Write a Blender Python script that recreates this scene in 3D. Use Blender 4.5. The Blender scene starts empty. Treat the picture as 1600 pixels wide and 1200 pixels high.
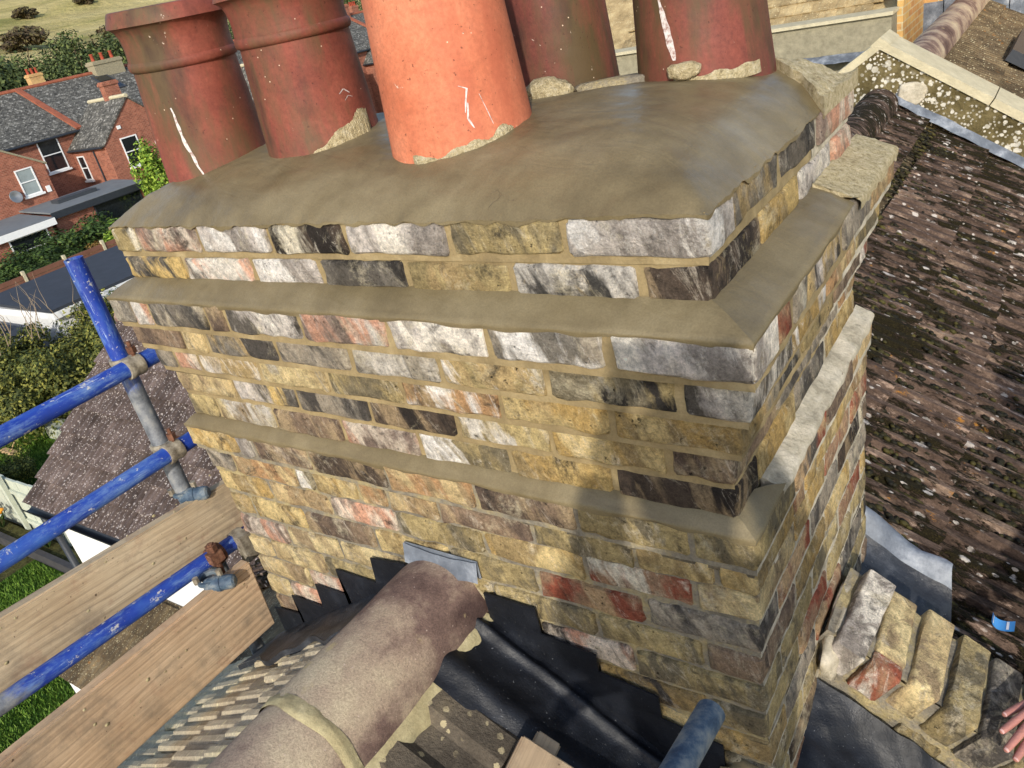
import bpy, bmesh, math, random
from mathutils import Vector, Matrix, noise as mn
rnd = random.Random(11)
sc = bpy.context.scene
COL = sc.collection

# ------------------------------------------------------------------ camera, sky, sun, exposure
cam_d = bpy.data.cameras.new('camera'); cam = bpy.data.objects.new('camera', cam_d); COL.objects.link(cam)
cam_d.sensor_width = 36; cam_d.lens = 27.79; cam_d.clip_start = 0.01; cam_d.clip_end = 3000
CR = Vector((0.82250, 0.53278, -0.19911)); CDN = Vector((0.09948, -0.47943, -0.87192)); CF = Vector((-0.56000, 0.69735, -0.44733))
CPOS = Vector((0.3298, -0.9295, 0.4873))
cam.matrix_world = Matrix(((CR.x, -CDN.x, -CF.x, CPOS.x), (CR.y, -CDN.y, -CF.y, CPOS.y), (CR.z, -CDN.z, -CF.z, CPOS.z), (0, 0, 0, 1)))
sc.camera = cam
SUN_EL, SUN_AZ = math.radians(26), math.radians(29)      # azimuth from -Y towards +X
sdir = Vector((math.sin(SUN_AZ) * math.cos(SUN_EL), -math.cos(SUN_AZ) * math.cos(SUN_EL), math.sin(SUN_EL)))
w = bpy.data.worlds.new('World'); sc.world = w; w.use_nodes = True
wn = w.node_tree; sky = wn.nodes.new('ShaderNodeTexSky'); sky.sky_type = 'NISHITA'; sky.sun_disc = False
sky.sun_elevation = SUN_EL; sky.sun_rotation = math.pi - SUN_AZ
wn.links.new(sky.outputs[0], wn.nodes['Background'].inputs[0]); wn.nodes['Background'].inputs[1].default_value = 0.15
sl = bpy.data.lights.new('sun', 'SUN'); sl.energy = 2.6; sl.angle = math.radians(1.0); sl.color = (1.0, 0.94, 0.84)
so = bpy.data.objects.new('sun', sl); COL.objects.link(so); so.rotation_euler = sdir.to_track_quat('Z', 'Y').to_euler()
sc.view_settings.view_transform = 'Standard'; sc.view_settings.look = 'None'; sc.view_settings.gamma = 1
sc.view_settings.use_curve_mapping = False; sc.view_settings.exposure = 0.66

# ------------------------------------------------------------------ helpers
def S(r, g, b, k=0.9):
    f = lambda v: (v / 12.92 if v <= .04045 else ((v + .055) / 1.055) ** 2.4)
    return (f(r / 255) * k, f(g / 255) * k, f(b / 255) * k, 1)

class Nd:
    def __init__(s, mat):
        s.t = mat.node_tree; s.b = s.t.nodes['Principled BSDF']; s._tc = s.t.nodes.new('ShaderNodeTexCoord')
    def n(s, ty): return s.t.nodes.new(ty)
    def l(s, a, b):
        if isinstance(a, (int, float)): b.default_value = a
        elif isinstance(a, (tuple, list)): b.default_value = a if len(a) == len(b.default_value) else tuple(a)[:3]
        else: s.t.links.new(a, b)
    def tc(s, k='Object'): return s._tc.outputs[k]
    def geo(s, k='Position'): g = s.n('ShaderNodeNewGeometry'); return g.outputs[k]
    def rand(s): o = s.n('ShaderNodeObjectInfo'); return o.outputs['Random']
    def vadd(s, v, a):
        m = s.n('ShaderNodeVectorMath'); m.operation = 'ADD'; s.l(v, m.inputs[0]); s.l(a, m.inputs[1]); return m.outputs[0]
    def vscale(s, v, sc3):
        m = s.n('ShaderNodeMapping'); s.l(v, m.inputs[0]); m.inputs['Scale'].default_value = sc3; return m.outputs[0]
    def vrot(s, v, eul):
        m = s.n('ShaderNodeMapping'); s.l(v, m.inputs[0]); m.inputs['Rotation'].default_value = eul; return m.outputs[0]
    def noise(s, scale, detail=4, rough=.6, vec=None, dist=0):
        m = s.n('ShaderNodeTexNoise'); m.inputs['Scale'].default_value = scale; m.inputs['Detail'].default_value = detail
        m.inputs['Roughness'].default_value = rough; m.inputs['Distortion'].default_value = dist
        s.l(vec if vec is not None else s.tc(), m.inputs['Vector']); return m.outputs['Fac']
    def voro(s, scale, vec=None, feat='F1', out='Distance', rnd_=1):
        m = s.n('ShaderNodeTexVoronoi'); m.feature = feat; m.inputs['Scale'].default_value = scale
        m.inputs['Randomness'].default_value = rnd_
        s.l(vec if vec is not None else s.tc(), m.inputs['Vector']); return m.outputs[out]
    def ramp(s, fac, stops, interp='LINEAR'):
        m = s.n('ShaderNodeValToRGB'); m.color_ramp.interpolation = interp; e = m.color_ramp.elements
        while len(e) < len(stops): e.new(.5)
        for el, (p, c) in zip(e, stops):
            el.position = p; el.color = c if isinstance(c, (tuple, list)) else (c, c, c, 1)
        s.l(fac, m.inputs[0]); return m.outputs[0]
    def mix(s, f, a, b, mode='MIX'):
        m = s.n('ShaderNodeMix'); m.data_type = 'RGBA'; m.blend_type = mode
        s.l(f, m.inputs['Factor']); s.l(a, m.inputs[6]); s.l(b, m.inputs[7]); return m.outputs[2]
    def math(s, op, a, b=0.0):
        m = s.n('ShaderNodeMath'); m.operation = op; s.l(a, m.inputs[0]); s.l(b, m.inputs[1]); return m.outputs[0]
    def attr(s, name, out='Color'):
        m = s.n('ShaderNodeAttribute'); m.attribute_type = 'OBJECT'; m.attribute_name = name; return m.outputs[out]
    def sep(s, v): m = s.n('ShaderNodeSeparateXYZ'); s.l(v, m.inputs[0]); return m.outputs
    def bump(s, h, strength=.4, dist=.01, nrm=None):
        m = s.n('ShaderNodeBump'); m.inputs['Strength'].default_value = strength; m.inputs['Distance'].default_value = dist
        s.l(h, m.inputs['Height'])
        if nrm is not None: s.l(nrm, m.inputs['Normal'])
        return m.outputs[0]
    def out(s, col, rough=.85, bump=None, metal=0, spec=None):
        s.l(col, s.b.inputs['Base Color']); s.l(rough, s.b.inputs['Roughness']); s.l(metal, s.b.inputs['Metallic'])
        if bump is not None: s.l(bump, s.b.inputs['Normal'])
        if spec is not None: s.b.inputs['Specular IOR Level'].default_value = spec
MATS = {}
def M(name):
    def deco(fn):
        m = bpy.data.materials.new(name); m.use_nodes = True; fn(Nd(m)); MATS[name] = m; return fn
    return deco

class MB:
    def __init__(s): s.v = []; s.f = []; s.mi = []
    def add(s, verts, faces, mi=0):
        o = len(s.v); s.v += [tuple(v) for v in verts]; s.f += [tuple(i + o for i in f) for f in faces]; s.mi += [mi] * len(faces)
    def box(s, lo, hi, mi=0, mat=None):
        x0, y0, z0 = lo; x1, y1, z1 = hi
        v = [Vector(p) for p in ((x0, y0, z0), (x1, y0, z0), (x1, y1, z0), (x0, y1, z0), (x0, y0, z1), (x1, y0, z1), (x1, y1, z1), (x0, y1, z1))]
        if mat: v = [mat @ p for p in v]
        s.add(v, [(0, 3, 2, 1), (4, 5, 6, 7), (0, 1, 5, 4), (1, 2, 6, 5), (2, 3, 7, 6), (3, 0, 4, 7)], mi)
    def grid(s, fn, nu, nv, mi=0, flip=False):
        o = len(s.v)
        for i in range(nu + 1):
            for j in range(nv + 1): s.v.append(tuple(fn(i / nu, j / nv)))
        for i in range(nu):
            for j in range(nv):
                a = o + i * (nv + 1) + j; q = (a, a + nv + 1, a + nv + 2, a + 1)
                s.f.append(q[::-1] if flip else q); s.mi.append(mi)
    def tube(s, p0, p1, r0, r1=None, n=12, caps=True, mi=0):
        p0 = Vector(p0); p1 = Vector(p1); r1 = r0 if r1 is None else r1
        d = (p1 - p0).normalized(); a = d.orthogonal().normalized(); b = d.cross(a); o = len(s.v)
        for p, r in ((p0, r0), (p1, r1)):
            for k in range(n):
                t = 2 * math.pi * k / n; s.v.append(tuple(p + a * math.cos(t) * r + b * math.sin(t) * r))
        for k in range(n):
            s.f.append((o + k, o + (k + 1) % n, o + n + (k + 1) % n, o + n + k)); s.mi.append(mi)
        if caps:
            s.f.append(tuple(o + k for k in range(n))[::-1]); s.f.append(tuple(o + n + k for k in range(n))); s.mi += [mi, mi]
    def lathe(s, prof, n=48, closed=False, c=(0, 0, 0), mi=0):
        o = len(s.v)
        for r, z in prof:
            for k in range(n):
                t = 2 * math.pi * k / n; s.v.append((c[0] + r * math.cos(t), c[1] + r * math.sin(t), c[2] + z))
        m = len(prof)
        for i in range(m - 1 + (1 if closed else 0)):
            for k in range(n):
                a = o + i * n; b = o + ((i + 1) % m) * n
                s.f.append((a + k, a + (k + 1) % n, b + (k + 1) % n, b + k)); s.mi.append(mi)
    def mesh(s, name, mats, smooth=False, auto=None):
        me = bpy.data.meshes.new(name); me.from_pydata(s.v, [], s.f)
        for m in (mats if isinstance(mats, (list, tuple)) else [mats]): me.materials.append(MATS[m] if isinstance(m, str) else m)
        if any(s.mi): me.polygons.foreach_set('material_index', s.mi)
        if smooth or auto: me.polygons.foreach_set('use_smooth', [True] * len(me.polygons))
        me.update()
        if auto: me.set_sharp_from_angle(angle=math.radians(auto))
        return me
    def build(s, name, mats, parent=None, smooth=False, auto=None, fix=False):
        me = s.mesh(name, mats, smooth, auto)
        if fix:
            bm = bmesh.new(); bm.from_mesh(me); bmesh.ops.recalc_face_normals(bm, faces=bm.faces[:]); bm.to_mesh(me); bm.free()
        return obj(name, me, parent)
def obj(name, me, parent=None, mw=None):
    o = bpy.data.objects.new(name, me); COL.objects.link(o)
    if mw is not None: o.matrix_world = mw
    if parent is not None: o.parent = parent
    return o
def tag(o, label=None, cat=None, group=None, kind=None):
    if label: o['label'] = label
    if cat: o['category'] = cat
    if group: o['group'] = group
    if kind: o['kind'] = kind
    return o
def thing(name, label, cat, group=None):
    return tag(obj(name, None), label, cat, group)
def nz(p, f=1.0, seed=0): return mn.noise(Vector((p[0] * f + seed * 7.3, p[1] * f + seed * 3.1, p[2] * f - seed * 5.7)))
def frame(o, ex, ey, ez):
    ex, ey, ez, o = Vector(ex), Vector(ey), Vector(ez), Vector(o)
    return Matrix(((ex.x, ey.x, ez.x, o.x), (ex.y, ey.y, ez.y, o.y), (ex.z, ey.z, ez.z, o.z), (0, 0, 0, 1)))

# ------------------------------------------------------------------ materials
@M('brick')
def _(n):
    v = n.vadd(n.tc(), n.attr('seed', 'Vector'))
    vs = n.vscale(n.vrot(v, (0, .38, 0)), (1.25, 1.25, .42))
    a, b, c = n.attr('ca'), n.attr('cb'), n.attr('cc')
    f1 = n.ramp(n.noise(10, 5, .62, vs, .4), [(.44, 0), (.54, 1)])
    f2 = n.ramp(n.noise(8.5, 6, .62, n.vadd(vs, (3.1, 7, 1)), .5), [(.50, 0), (.575, 1)])
    col = n.mix(f2, n.mix(f1, a, b), c)
    ws = n.ramp(n.noise(4.5, 6, .75, n.vscale(n.geo(), (1, 1, 1.3)), .5), [(.54, 0), (.74, .5)]); col = n.mix(ws, col, n.mix(.35, S(64, 59, 52), col))
    wl = n.ramp(n.noise(6, 7, .8, n.vadd(n.geo(), (7, 3, 1)), .6), [(.55, 0), (.66, .65)]); col = n.mix(wl, col, S(208, 196, 166))
    so_ = n.ramp(n.noise(11, 6, .75, n.vadd(v, (5, 5, 9)), .4), [(.57, 0), (.68, .8)]); col = n.mix(so_, col, S(54, 50, 46))
    li = n.ramp(n.noise(20, 7, .8, n.vadd(vs, (1, 9, 4)), .7), [(.56, 0), (.68, .85)]); col = n.mix(li, col, n.mix(.5, c, S(226, 218, 204)))
    mot = n.ramp(n.noise(55, 7, .8, v), [(.28, .35), (.5, 1.0), (.72, 1.55)]); col = n.mix(.9, col, mot, 'MULTIPLY')
    grit = n.ramp(n.noise(240, 4, .7, v), [(.3, .6), (.5, 1), (.7, 1.35)]); col = n.mix(.7, col, grit, 'MULTIPLY')
    pn = n.ramp(n.noise(75, 3, .6, n.vadd(v, (2, 2, 2))), [(.28, 1), (.335, 0)]); gate = n.ramp(n.noise(12, 2, .5, n.vadd(v, (8, 1, 1))), [(.42, 0), (.55, 1)])
    pit = n.math('MULTIPLY', pn, gate); col = n.mix(n.math('MULTIPLY', pit, .8), col, S(46, 40, 32))
    # mortar smeared over the arrises
    g = n.sep(n.tc('Generated')); ex = n.math('ABSOLUTE', n.math('SUBTRACT', g[0], .5)); ez = n.math('ABSOLUTE', n.math('SUBTRACT', g[2], .5))
    ed = n.math('MAXIMUM', n.math('ADD', n.math('MULTIPLY', ex, .55), .225), ez); ed = n.math('ADD', ed, n.math('MULTIPLY', n.math('SUBTRACT', n.noise(38, 6, .8, v), .5), .40))
    sm = n.ramp(ed, [(.515, 0), (.56, .7)]); col = n.mix(sm, col, n.mix(n.noise(30, 4, .7, v), n.attr('cm'), n.mix(.5, n.attr('cm'), col)))
    h = n.math('ADD', n.noise(55, 7, .8, v), n.math('ADD', n.math('MULTIPLY', n.noise(260, 3, .7, v), .25), n.math('MULTIPLY', pit, -.8)))
    n.out(col, .9, n.bump(h, 1.0, .012), spec=.2)
@M('mortar_new')
def _(n):
    v = n.geo()
    c = n.ramp(n.noise(14, 5, .65, v), [(.3, S(126, 110, 80)), (.55, S(152, 134, 98)), (.75, S(178, 160, 122))])
    h = n.noise(190, 4, .7, v); c = n.mix(.5, c, n.ramp(h, [(.3, .75), (.7, 1.2)]), 'MULTIPLY')
    n.out(c, .9, n.bump(n.math('ADD', h, n.noise(40, 3, .6, v)), .6, .003), spec=.2)
@M('mortar_pale')
def _(n):
    v = n.geo(); c = n.ramp(n.noise(14, 5, .65, v), [(.3, S(150, 138, 104)), (.55, S(180, 168, 130)), (.75, S(202, 190, 154))])
    h = n.noise(150, 5, .75, v); c = n.mix(.6, c, n.ramp(h, [(.3, .65), (.7, 1.2)]), 'MULTIPLY')
    n.out(c, .92, n.bump(n.math('ADD', h, n.noise(40, 3, .6, v)), .6, .003), spec=.2)
@M('mortar_old')
def _(n):
    v = n.geo()
    c = n.ramp(n.noise(12, 5, .7, v), [(.28, S(104, 98, 88)), (.48, S(146, 138, 122)), (.62, S(176, 160, 118)), (.76, S(205, 190, 145))])
    h = n.noise(120, 5, .75, v); c = n.mix(.6, c, n.ramp(h, [(.3, .55), (.7, 1.25)]), 'MULTIPLY')
    n.out(c, .95, n.bump(n.math('ADD', h, n.noise(30, 4, .6, v)), .9, .006), spec=.15)
@M('mortar_white')
def _(n):
    v = n.geo()
    c = n.ramp(n.noise(16, 5, .7, v), [(.3, S(150, 142, 124)), (.5, S(200, 190, 168)), (.7, S(228, 218, 198))])
    h = n.noise(110, 5, .75, v); c = n.mix(.5, c, n.ramp(h, [(.3, .6), (.7, 1.15)]), 'MULTIPLY')
    n.out(c, .95, n.bump(h, .9, .006), spec=.15)
@M('mortar_wet')
def _(n):
    v = n.geo()
    c = n.ramp(n.noise(5, 6, .6, v, .5), [(.3, S(98, 86, 61)), (.5, S(117, 104, 76)), (.7, S(134, 121, 92))])
    st = n.noise(30, 4, .6, n.vscale(v, (1, .25, 1)))
    c = n.mix(.18, c, n.ramp(st, [(.3, .7), (.7, 1.2)]), 'MULTIPLY')
    wq = n.n('ShaderNodeTexNoise'); wq.inputs['Scale'].default_value = 16; wq.inputs['Detail'].default_value = 5; n.l(v, wq.inputs['Vector']); wm = n.n('ShaderNodeVectorMath'); wm.operation = 'MULTIPLY_ADD'; n.l(wq.outputs['Color'], wm.inputs[0]); wm.inputs[1].default_value = (.07, .07, .07); n.l(v, wm.inputs[2])
    ce = n.voro(13, n.vscale(wm.outputs[0], (.8, 1.3, 1)), 'DISTANCE_TO_EDGE')
    cr = n.math('MULTIPLY', n.ramp(ce, [(.006, 1), (.016, 0)]), n.ramp(n.noise(5, 4, .6, n.vadd(v, (9, 9, 9))), [(.655, 0), (.70, 1)]))
    c = n.mix(n.math('MULTIPLY', cr, .7), c, S(66, 58, 42))
    sp = n.ramp(n.noise(330, 2, .5, v), [(.30, .8), (.5, 1), (.72, 1.18)]); c = n.mix(.6, c, sp, 'MULTIPLY')
    r = n.ramp(n.noise(6, 4, .6, n.vadd(v, (1, 5, 2))), [(.38, .34), (.62, .62)])
    h = n.math('ADD', n.math('MULTIPLY', st, .8), n.math('ADD', n.math('MULTIPLY', n.noise(300, 3, .6, v), .12), n.math('MULTIPLY', cr, -.5)))
    tw_ = n.noise(9, 3, .55, n.vscale(n.vrot(v, (0, 0, .35)), (.6, 2.6, 1)), 1.6)
    n.out(c, r, n.bump(n.math('ADD', h, n.math('MULTIPLY', tw_, .7)), .5, .006), spec=.4)
def terracotta(name, c1, c2, c3, dirt, dfac, smut=.0):
    @M(name)
    def _(n):
        v = n.vadd(n.tc(), n.attr('seed', 'Vector'))
        c = n.ramp(n.noise(5, 5, .6, v), [(.3, c1), (.5, c2), (.72, c3)])
        fine = n.noise(110, 6, .8, v); c = n.mix(.75, c, n.ramp(fine, [(.3, .6), (.7, 1.3)]), 'MULTIPLY')
        d = n.ramp(n.noise(4, 5, .65, n.vscale(n.vadd(v, (2, 8, 1)), (2.2, 2.2, .5))), [(.45, 0), (.62, dfac)])
        c = n.mix(d, c, dirt)
        dk = n.ramp(n.noise(7, 4, .6, n.vscale(n.vadd(v, (5, 1, 1)), (2, 2, .8))), [(.55, 0), (.75, smut)])
        c = n.mix(dk, c, S(52, 34, 30))
        ring = n.noise(60, 2, .5, n.vscale(v, (.05, .05, 1)))
        sc1 = n.ramp(n.noise(26, 5, .8, n.vscale(n.vrot(v, (.3, .5, 0)), (1, 1, .35))), [(.685, 0), (.71, 1)])
        c = n.mix(n.math('MULTIPLY', sc1, .75), c, S(214, 196, 178))
        spk = n.ramp(n.voro(42, v), [(.045, 1), (.07, 0)]); gate = n.ramp(n.noise(9, 2, .5, n.vadd(v, (7, 7, 3))), [(.5, 0), (.56, 1)])
        c = n.mix(n.math('MULTIPLY', spk, gate), c, S(214, 190, 165))
        pitd = n.ramp(n.noise(120, 2, .5, n.vadd(v, (0, 5, 9))), [(.27, 1), (.31, 0)]); c = n.mix(n.math('MULTIPLY', pitd, .6), c, S(70, 38, 30))
        h = n.math('ADD', n.math('MULTIPLY', fine, .5), n.math('ADD', n.math('MULTIPLY', ring, .5), n.math('MULTIPLY', pitd, -.5)))
        n.out(c, n.ramp(n.noise(8, 3, .6, v), [(.3, .55), (.7, .8)]), n.bump(h, .28, .004), spec=.35)
terracotta('terracotta_red', S(102, 54, 44), S(132, 69, 55), S(152, 88, 70), S(92, 74, 50), 1.0, .7)
terracotta('terracotta_dark', S(90, 49, 42), S(118, 62, 52), S(142, 75, 60), S(84, 68, 44), 1.0, .7)
terracotta('terracotta_orange', S(186, 104, 72), S(206, 124, 90), S(218, 142, 108), S(176, 92, 66), .6, .12)
@M('lime_crust')
def _(n):
    v = n.geo(); h = n.noise(90, 5, .8, v)
    c = n.ramp(h, [(.3, S(140, 124, 92)), (.5, S(206, 190, 150)), (.7, S(232, 220, 190))])
    n.out(c, .95, n.bump(n.math('ADD', h, n.noise(300, 3, .7, v)), 1, .008), spec=.15)
@M('white_streak')
def _(n):
    v = n.geo(); h = n.noise(120, 4, .7, v)
    n.out(n.ramp(h, [(.35, S(150, 120, 112)), (.5, S(206, 196, 192)), (.7, S(228, 220, 218))]), .9, n.bump(h, .4, .002))
def tilemat(name, cols, lich, lcol, orange=0, fine_k=.6, lscale=22, mossy=0, rv=.7):
    @M(name)
    def _(n):
        v = n.geo(); r = n.rand()
        c = n.ramp(n.noise(5, 6, .7, v), cols)
        c = n.mix(rv, c, n.ramp(r, [(0, .6), (1, 1.35)]), 'MULTIPLY')
        fine = n.noise(130, 5, .75, v); c = n.mix(fine_k, c, n.ramp(fine, [(.3, .5), (.7, 1.35)]), 'MULTIPLY')
        for k, (sc_, th) in enumerate(((lscale, .16), (lscale * 2.3, .22))):
            d = n.voro(sc_, n.vadd(v, (k * 3, 1, 2))); wob = n.math('ADD', d, n.math('MULTIPLY', n.math('SUBTRACT', n.noise(sc_ * 5, 3, .7, v), .5), .28))
            gate = n.ramp(n.noise(3.5 + k * 3, 4, .6, n.vadd(v, (k * 5, 9, 2))), [(.50 - lich * .2, 0), (.60 - lich * .2, 1)])
            m = n.math('MULTIPLY', n.ramp(wob, [(th, 1), (th + .04, 0)]), gate); c = n.mix(n.math('MULTIPLY', m, .85), c, lcol)
        if orange:
            d = n.voro(16, n.vadd(v, (8, 3, 1))); g = n.ramp(n.noise(2.2, 3, .5, n.vadd(v, (4, 4, 1))), [(.52, 0), (.6, 1)])
            wob = n.math('ADD', d, n.math('MULTIPLY', n.math('SUBTRACT', n.noise(90, 3, .7, v), .5), .35))
            c = n.mix(n.math('MULTIPLY', n.math('MULTIPLY', n.ramp(wob, [(.2, 1), (.26, 0)]), g), orange), c, S(190, 122, 40))
        if mossy:
            g = n.ramp(n.noise(7, 5, .7, n.vscale(n.vadd(v, (2, 2, 5)), (.5, 1.5, 1))), [(.5, 0), (.6, mossy)])
            c = n.mix(g, c, n.ramp(n.noise(200, 3, .7, v), [(.3, S(28, 26, 12)), (.7, S(78, 74, 28))]))
        n.out(c, .93, n.bump(n.math('ADD', fine, n.noise(30, 4, .7, v)), .8, .006), spec=.2)
tilemat('tile_left', [(.3, S(170, 156, 132)), (.5, S(204, 190, 162)), (.7, S(226, 210, 166))], .3, S(232, 220, 180), 0, .6, 22, 0, .25)
tilemat('tile_right_near', [(.3, S(84, 76, 66)), (.5, S(116, 106, 92)), (.7, S(150, 136, 112))], .4, S(190, 176, 140), 0, .6, 14)
@M('tile_neighbour')
def _(n):
    g = n.geo(); r = n.vrot(g, (0, -.562, 0)); v = n.vscale(r, (.30, 1.2, .8)); v2 = n.vscale(r, (.5, 1.1, .8))
    c = n.ramp(n.noise(9, 6, .72, v), [(.30, S(50, 41, 36)), (.45, S(84, 69, 60)), (.56, S(112, 93, 81)), (.70, S(174, 150, 128))])
    c = n.mix(.5, c, n.ramp(n.rand(), [(0, .7), (1, 1.3)]), 'MULTIPLY')
    fine = n.noise(120, 6, .8, n.vscale(r, (.6, 1, 1))); c = n.mix(.9, c, n.ramp(fine, [(.3, .4), (.7, 1.5)]), 'MULTIPLY')
    pale = n.ramp(n.noise(22, 6, .75, n.vadd(v, (3, 1, 7))), [(.58, 0), (.66, .85)]); c = n.mix(pale, c, S(188, 162, 144))
    og = n.math('MULTIPLY', n.ramp(n.noise(26, 5, .7, n.vadd(v2, (8, 3, 1))), [(.63, 0), (.68, .9)]), n.ramp(n.noise(1.6, 3, .5, n.vadd(g, (4, 4, 1))), [(.46, 0), (.58, 1)])); c = n.mix(og, c, S(178, 124, 54))
    ms = n.math('ADD', n.noise(11, 6, .78, n.vadd(v, (5, 5, 2))), n.math('MULTIPLY', n.math('SUBTRACT', n.noise(1.8, 3, .5, g), .5), .35)); mk = n.ramp(ms, [(.50, 0), (.55, 1)])
    mc = n.ramp(n.noise(210, 4, .75, g), [(.3, S(18, 15, 10)), (.55, S(42, 37, 22)), (.75, S(84, 76, 40))]); c = n.mix(mk, c, mc)
    for k, (sc_, th) in enumerate(((11, .12), (24, .17), (46, .2))):
        d = n.math('ADD', n.voro(sc_, n.vadd(v2, (k * 3, 1, 2))), n.math('MULTIPLY', n.math('SUBTRACT', n.noise(150, 3, .7, g), .5), .25))
        c = n.mix(n.math('MULTIPLY', n.ramp(d, [(th, 1), (th + .05, 0)]), n.ramp(n.noise(4 + k * 3, 4, .6, n.vadd(g, (k * 5, 9, 2))), [(.52, 0), (.60, .9)])), c, S(214, 206, 198))
    n.out(c, .95, n.bump(n.math('ADD', n.math('MULTIPLY', fine, .6), n.math('ADD', n.math('MULTIPLY', mk, .9), n.noise(30, 5, .7, g))), 1.0, .012), spec=.15)
tilemat('tile_extension', [(.3, S(70, 60, 56)), (.5, S(98, 85, 80)), (.7, S(124, 110, 104))], .8, S(190, 180, 174), 0, .95, 17)
tilemat('tile_brown', [(.3, S(70, 60, 46)), (.5, S(98, 84, 64)), (.7, S(130, 114, 86))], .5, S(170, 160, 130), .3)
tilemat('tile_yellow', [(.3, S(130, 112, 80)), (.5, S(170, 148, 108)), (.7, S(200, 180, 136))], .2, S(214, 200, 160), 0)
@M('ridge_tile')
def _(n):
    v = n.geo(); c = n.ramp(n.noise(3.2, 5, .65, v), [(.33, S(84, 66, 62)), (.43, S(120, 99, 90)), (.51, S(162, 143, 124)), (.66, S(188, 173, 146))])
    fine = n.noise(220, 4, .8, v); c = n.mix(.75, c, n.ramp(fine, [(.32, .55), (.5, 1), (.7, 1.5)]), 'MULTIPLY')
    d = n.math('ADD', n.voro(11, v), n.math('MULTIPLY', n.math('SUBTRACT', n.noise(70, 3, .7, v), .5), .3))
    c = n.mix(n.ramp(d, [(.1, .7), (.17, 0)]), c, S(190, 172, 128))
    sp = n.ramp(n.voro(55, v), [(.06, .8), (.1, 0)]); c = n.mix(sp, c, S(196, 176, 164))
    n.out(c, .9, n.bump(n.math('ADD', fine, n.noise(40, 4, .7, v)), .5, .004), spec=.25)
@M('lead_dark')
def _(n):
    v = n.geo(); c = n.ramp(n.noise(7, 5, .7, v), [(.35, S(16, 18, 23)), (.6, S(27, 30, 37)), (.8, S(48, 52, 60))])
    spk = n.ramp(n.noise(150, 3, .6, v), [(.68, 0), (.72, .7)]); c = n.mix(spk, c, S(120, 122, 124))
    n.out(c, n.ramp(n.noise(20, 4, .6, v), [(.3, .42), (.7, .62)]), n.bump(n.math('ADD', n.noise(18, 4, .6, v), n.math('MULTIPLY', n.noise(260, 2, .5, v), .15)), .4, .01), spec=.3)
@M('lead_worn')
def _(n):
    v = n.geo(); c = n.ramp(n.noise(9, 6, .75, v), [(.35, S(34, 36, 41)), (.55, S(54, 57, 63)), (.75, S(92, 95, 100))])
    sc1 = n.ramp(n.noise(60, 5, .8, n.vscale(n.vrot(v, (0, 0, .6)), (.2, 1.5, 1))), [(.62, 0), (.68, .6)]); c = n.mix(sc1, c, S(140, 142, 144))
    n.out(c, .5, n.bump(n.math('ADD', n.noise(16, 5, .7, v), n.math('MULTIPLY', sc1, .2)), .6, .012), spec=.35)
@M('lead_grey')
def _(n):
    v = n.geo(); c = n.ramp(n.noise(8, 5, .7, v), [(.3, S(76, 82, 92)), (.52, S(114, 121, 131)), (.72, S(172, 177, 184))])
    n.out(c, .62, n.bump(n.noise(20, 5, .65, v), .5, .01), .1)
@M('tube_blue')
def _(n):
    v = n.vadd(n.tc(), n.attr('seed', 'Vector')); st = n.vscale(v, (1, 1, .07))
    c = n.ramp(n.noise(7, 5, .65, n.vscale(v, (1, 1, .5))), [(.3, S(22, 44, 122)), (.5, S(32, 64, 158)), (.66, S(58, 98, 176)), (.8, S(110, 142, 190))])
    w1 = n.ramp(n.noise(24, 6, .8, n.vscale(v, (1, 1, .3))), [(.48, 0), (.64, .75)]); c = n.mix(w1, c, S(112, 144, 190))
    gate = n.ramp(n.noise(5, 3, .6, v), [(.42, .0), (.6, 1)])
    sc1 = n.ramp(n.noise(70, 6, .85, st), [(.58, 0), (.64, 1)]); c = n.mix(n.math('MULTIPLY', n.math('MULTIPLY', sc1, gate), .85), c, S(172, 192, 218))
    sc2 = n.ramp(n.noise(34, 5, .8, v), [(.61, 0), (.64, 1)]); c = n.mix(n.math('MULTIPLY', sc2, .85), c, S(198, 196, 188))
    wz = n.sep(n.tc())[2]; fs = n.sep(n.attr('fade', 'Vector'))
    g = n.math('MULTIPLY', n.math('SUBTRACT', wz, fs[0]), fs[1]); g = n.math('ADD', g, n.math('MULTIPLY', n.math('SUBTRACT', n.noise(14, 6, .8, n.vscale(v, (1, 1, .4))), .5), 1.6))
    m = n.ramp(g, [(0, 0), (.35, 1)])
    ga = n.ramp(n.noise(30, 6, .75, v), [(.3, S(88, 92, 98)), (.5, S(128, 132, 138)), (.75, S(170, 168, 162))])
    c = n.mix(m, c, ga)
    n.out(c, n.ramp(n.noise(30, 4, .6, v), [(.3, .42), (.7, .7)]), n.bump(n.math('ADD', n.noise(60, 6, .75, v), n.math('MULTIPLY', sc2, .5)), .3, .002), n.math('MULTIPLY', m, .2), spec=.4)
@M('coupler_steel')
def _(n):
    v = n.geo(); c = n.ramp(n.noise(35, 5, .7, v), [(.3, S(96, 86, 72)), (.5, S(150, 140, 122)), (.7, S(186, 178, 160))])
    n.out(c, .6, n.bump(n.noise(90, 4, .7, v), .6, .003), .2)
@M('rust')
def _(n):
    v = n.geo(); c = n.ramp(n.noise(60, 5, .7, v), [(.3, S(62, 42, 32)), (.5, S(104, 66, 46)), (.7, S(142, 104, 80))])
    n.out(c, .9, n.bump(n.noise(120, 4, .7, v), .8, .003))
@M('coupler_blue')
def _(n):
    v = n.geo(); c = n.ramp(n.noise(22, 5, .7, v), [(.32, S(40, 60, 82)), (.46, S(70, 90, 108)), (.58, S(118, 126, 130)), (.76, S(160, 156, 142))])
    n.out(c, .65, n.bump(n.noise(70, 4, .7, v), .5, .003))
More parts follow.
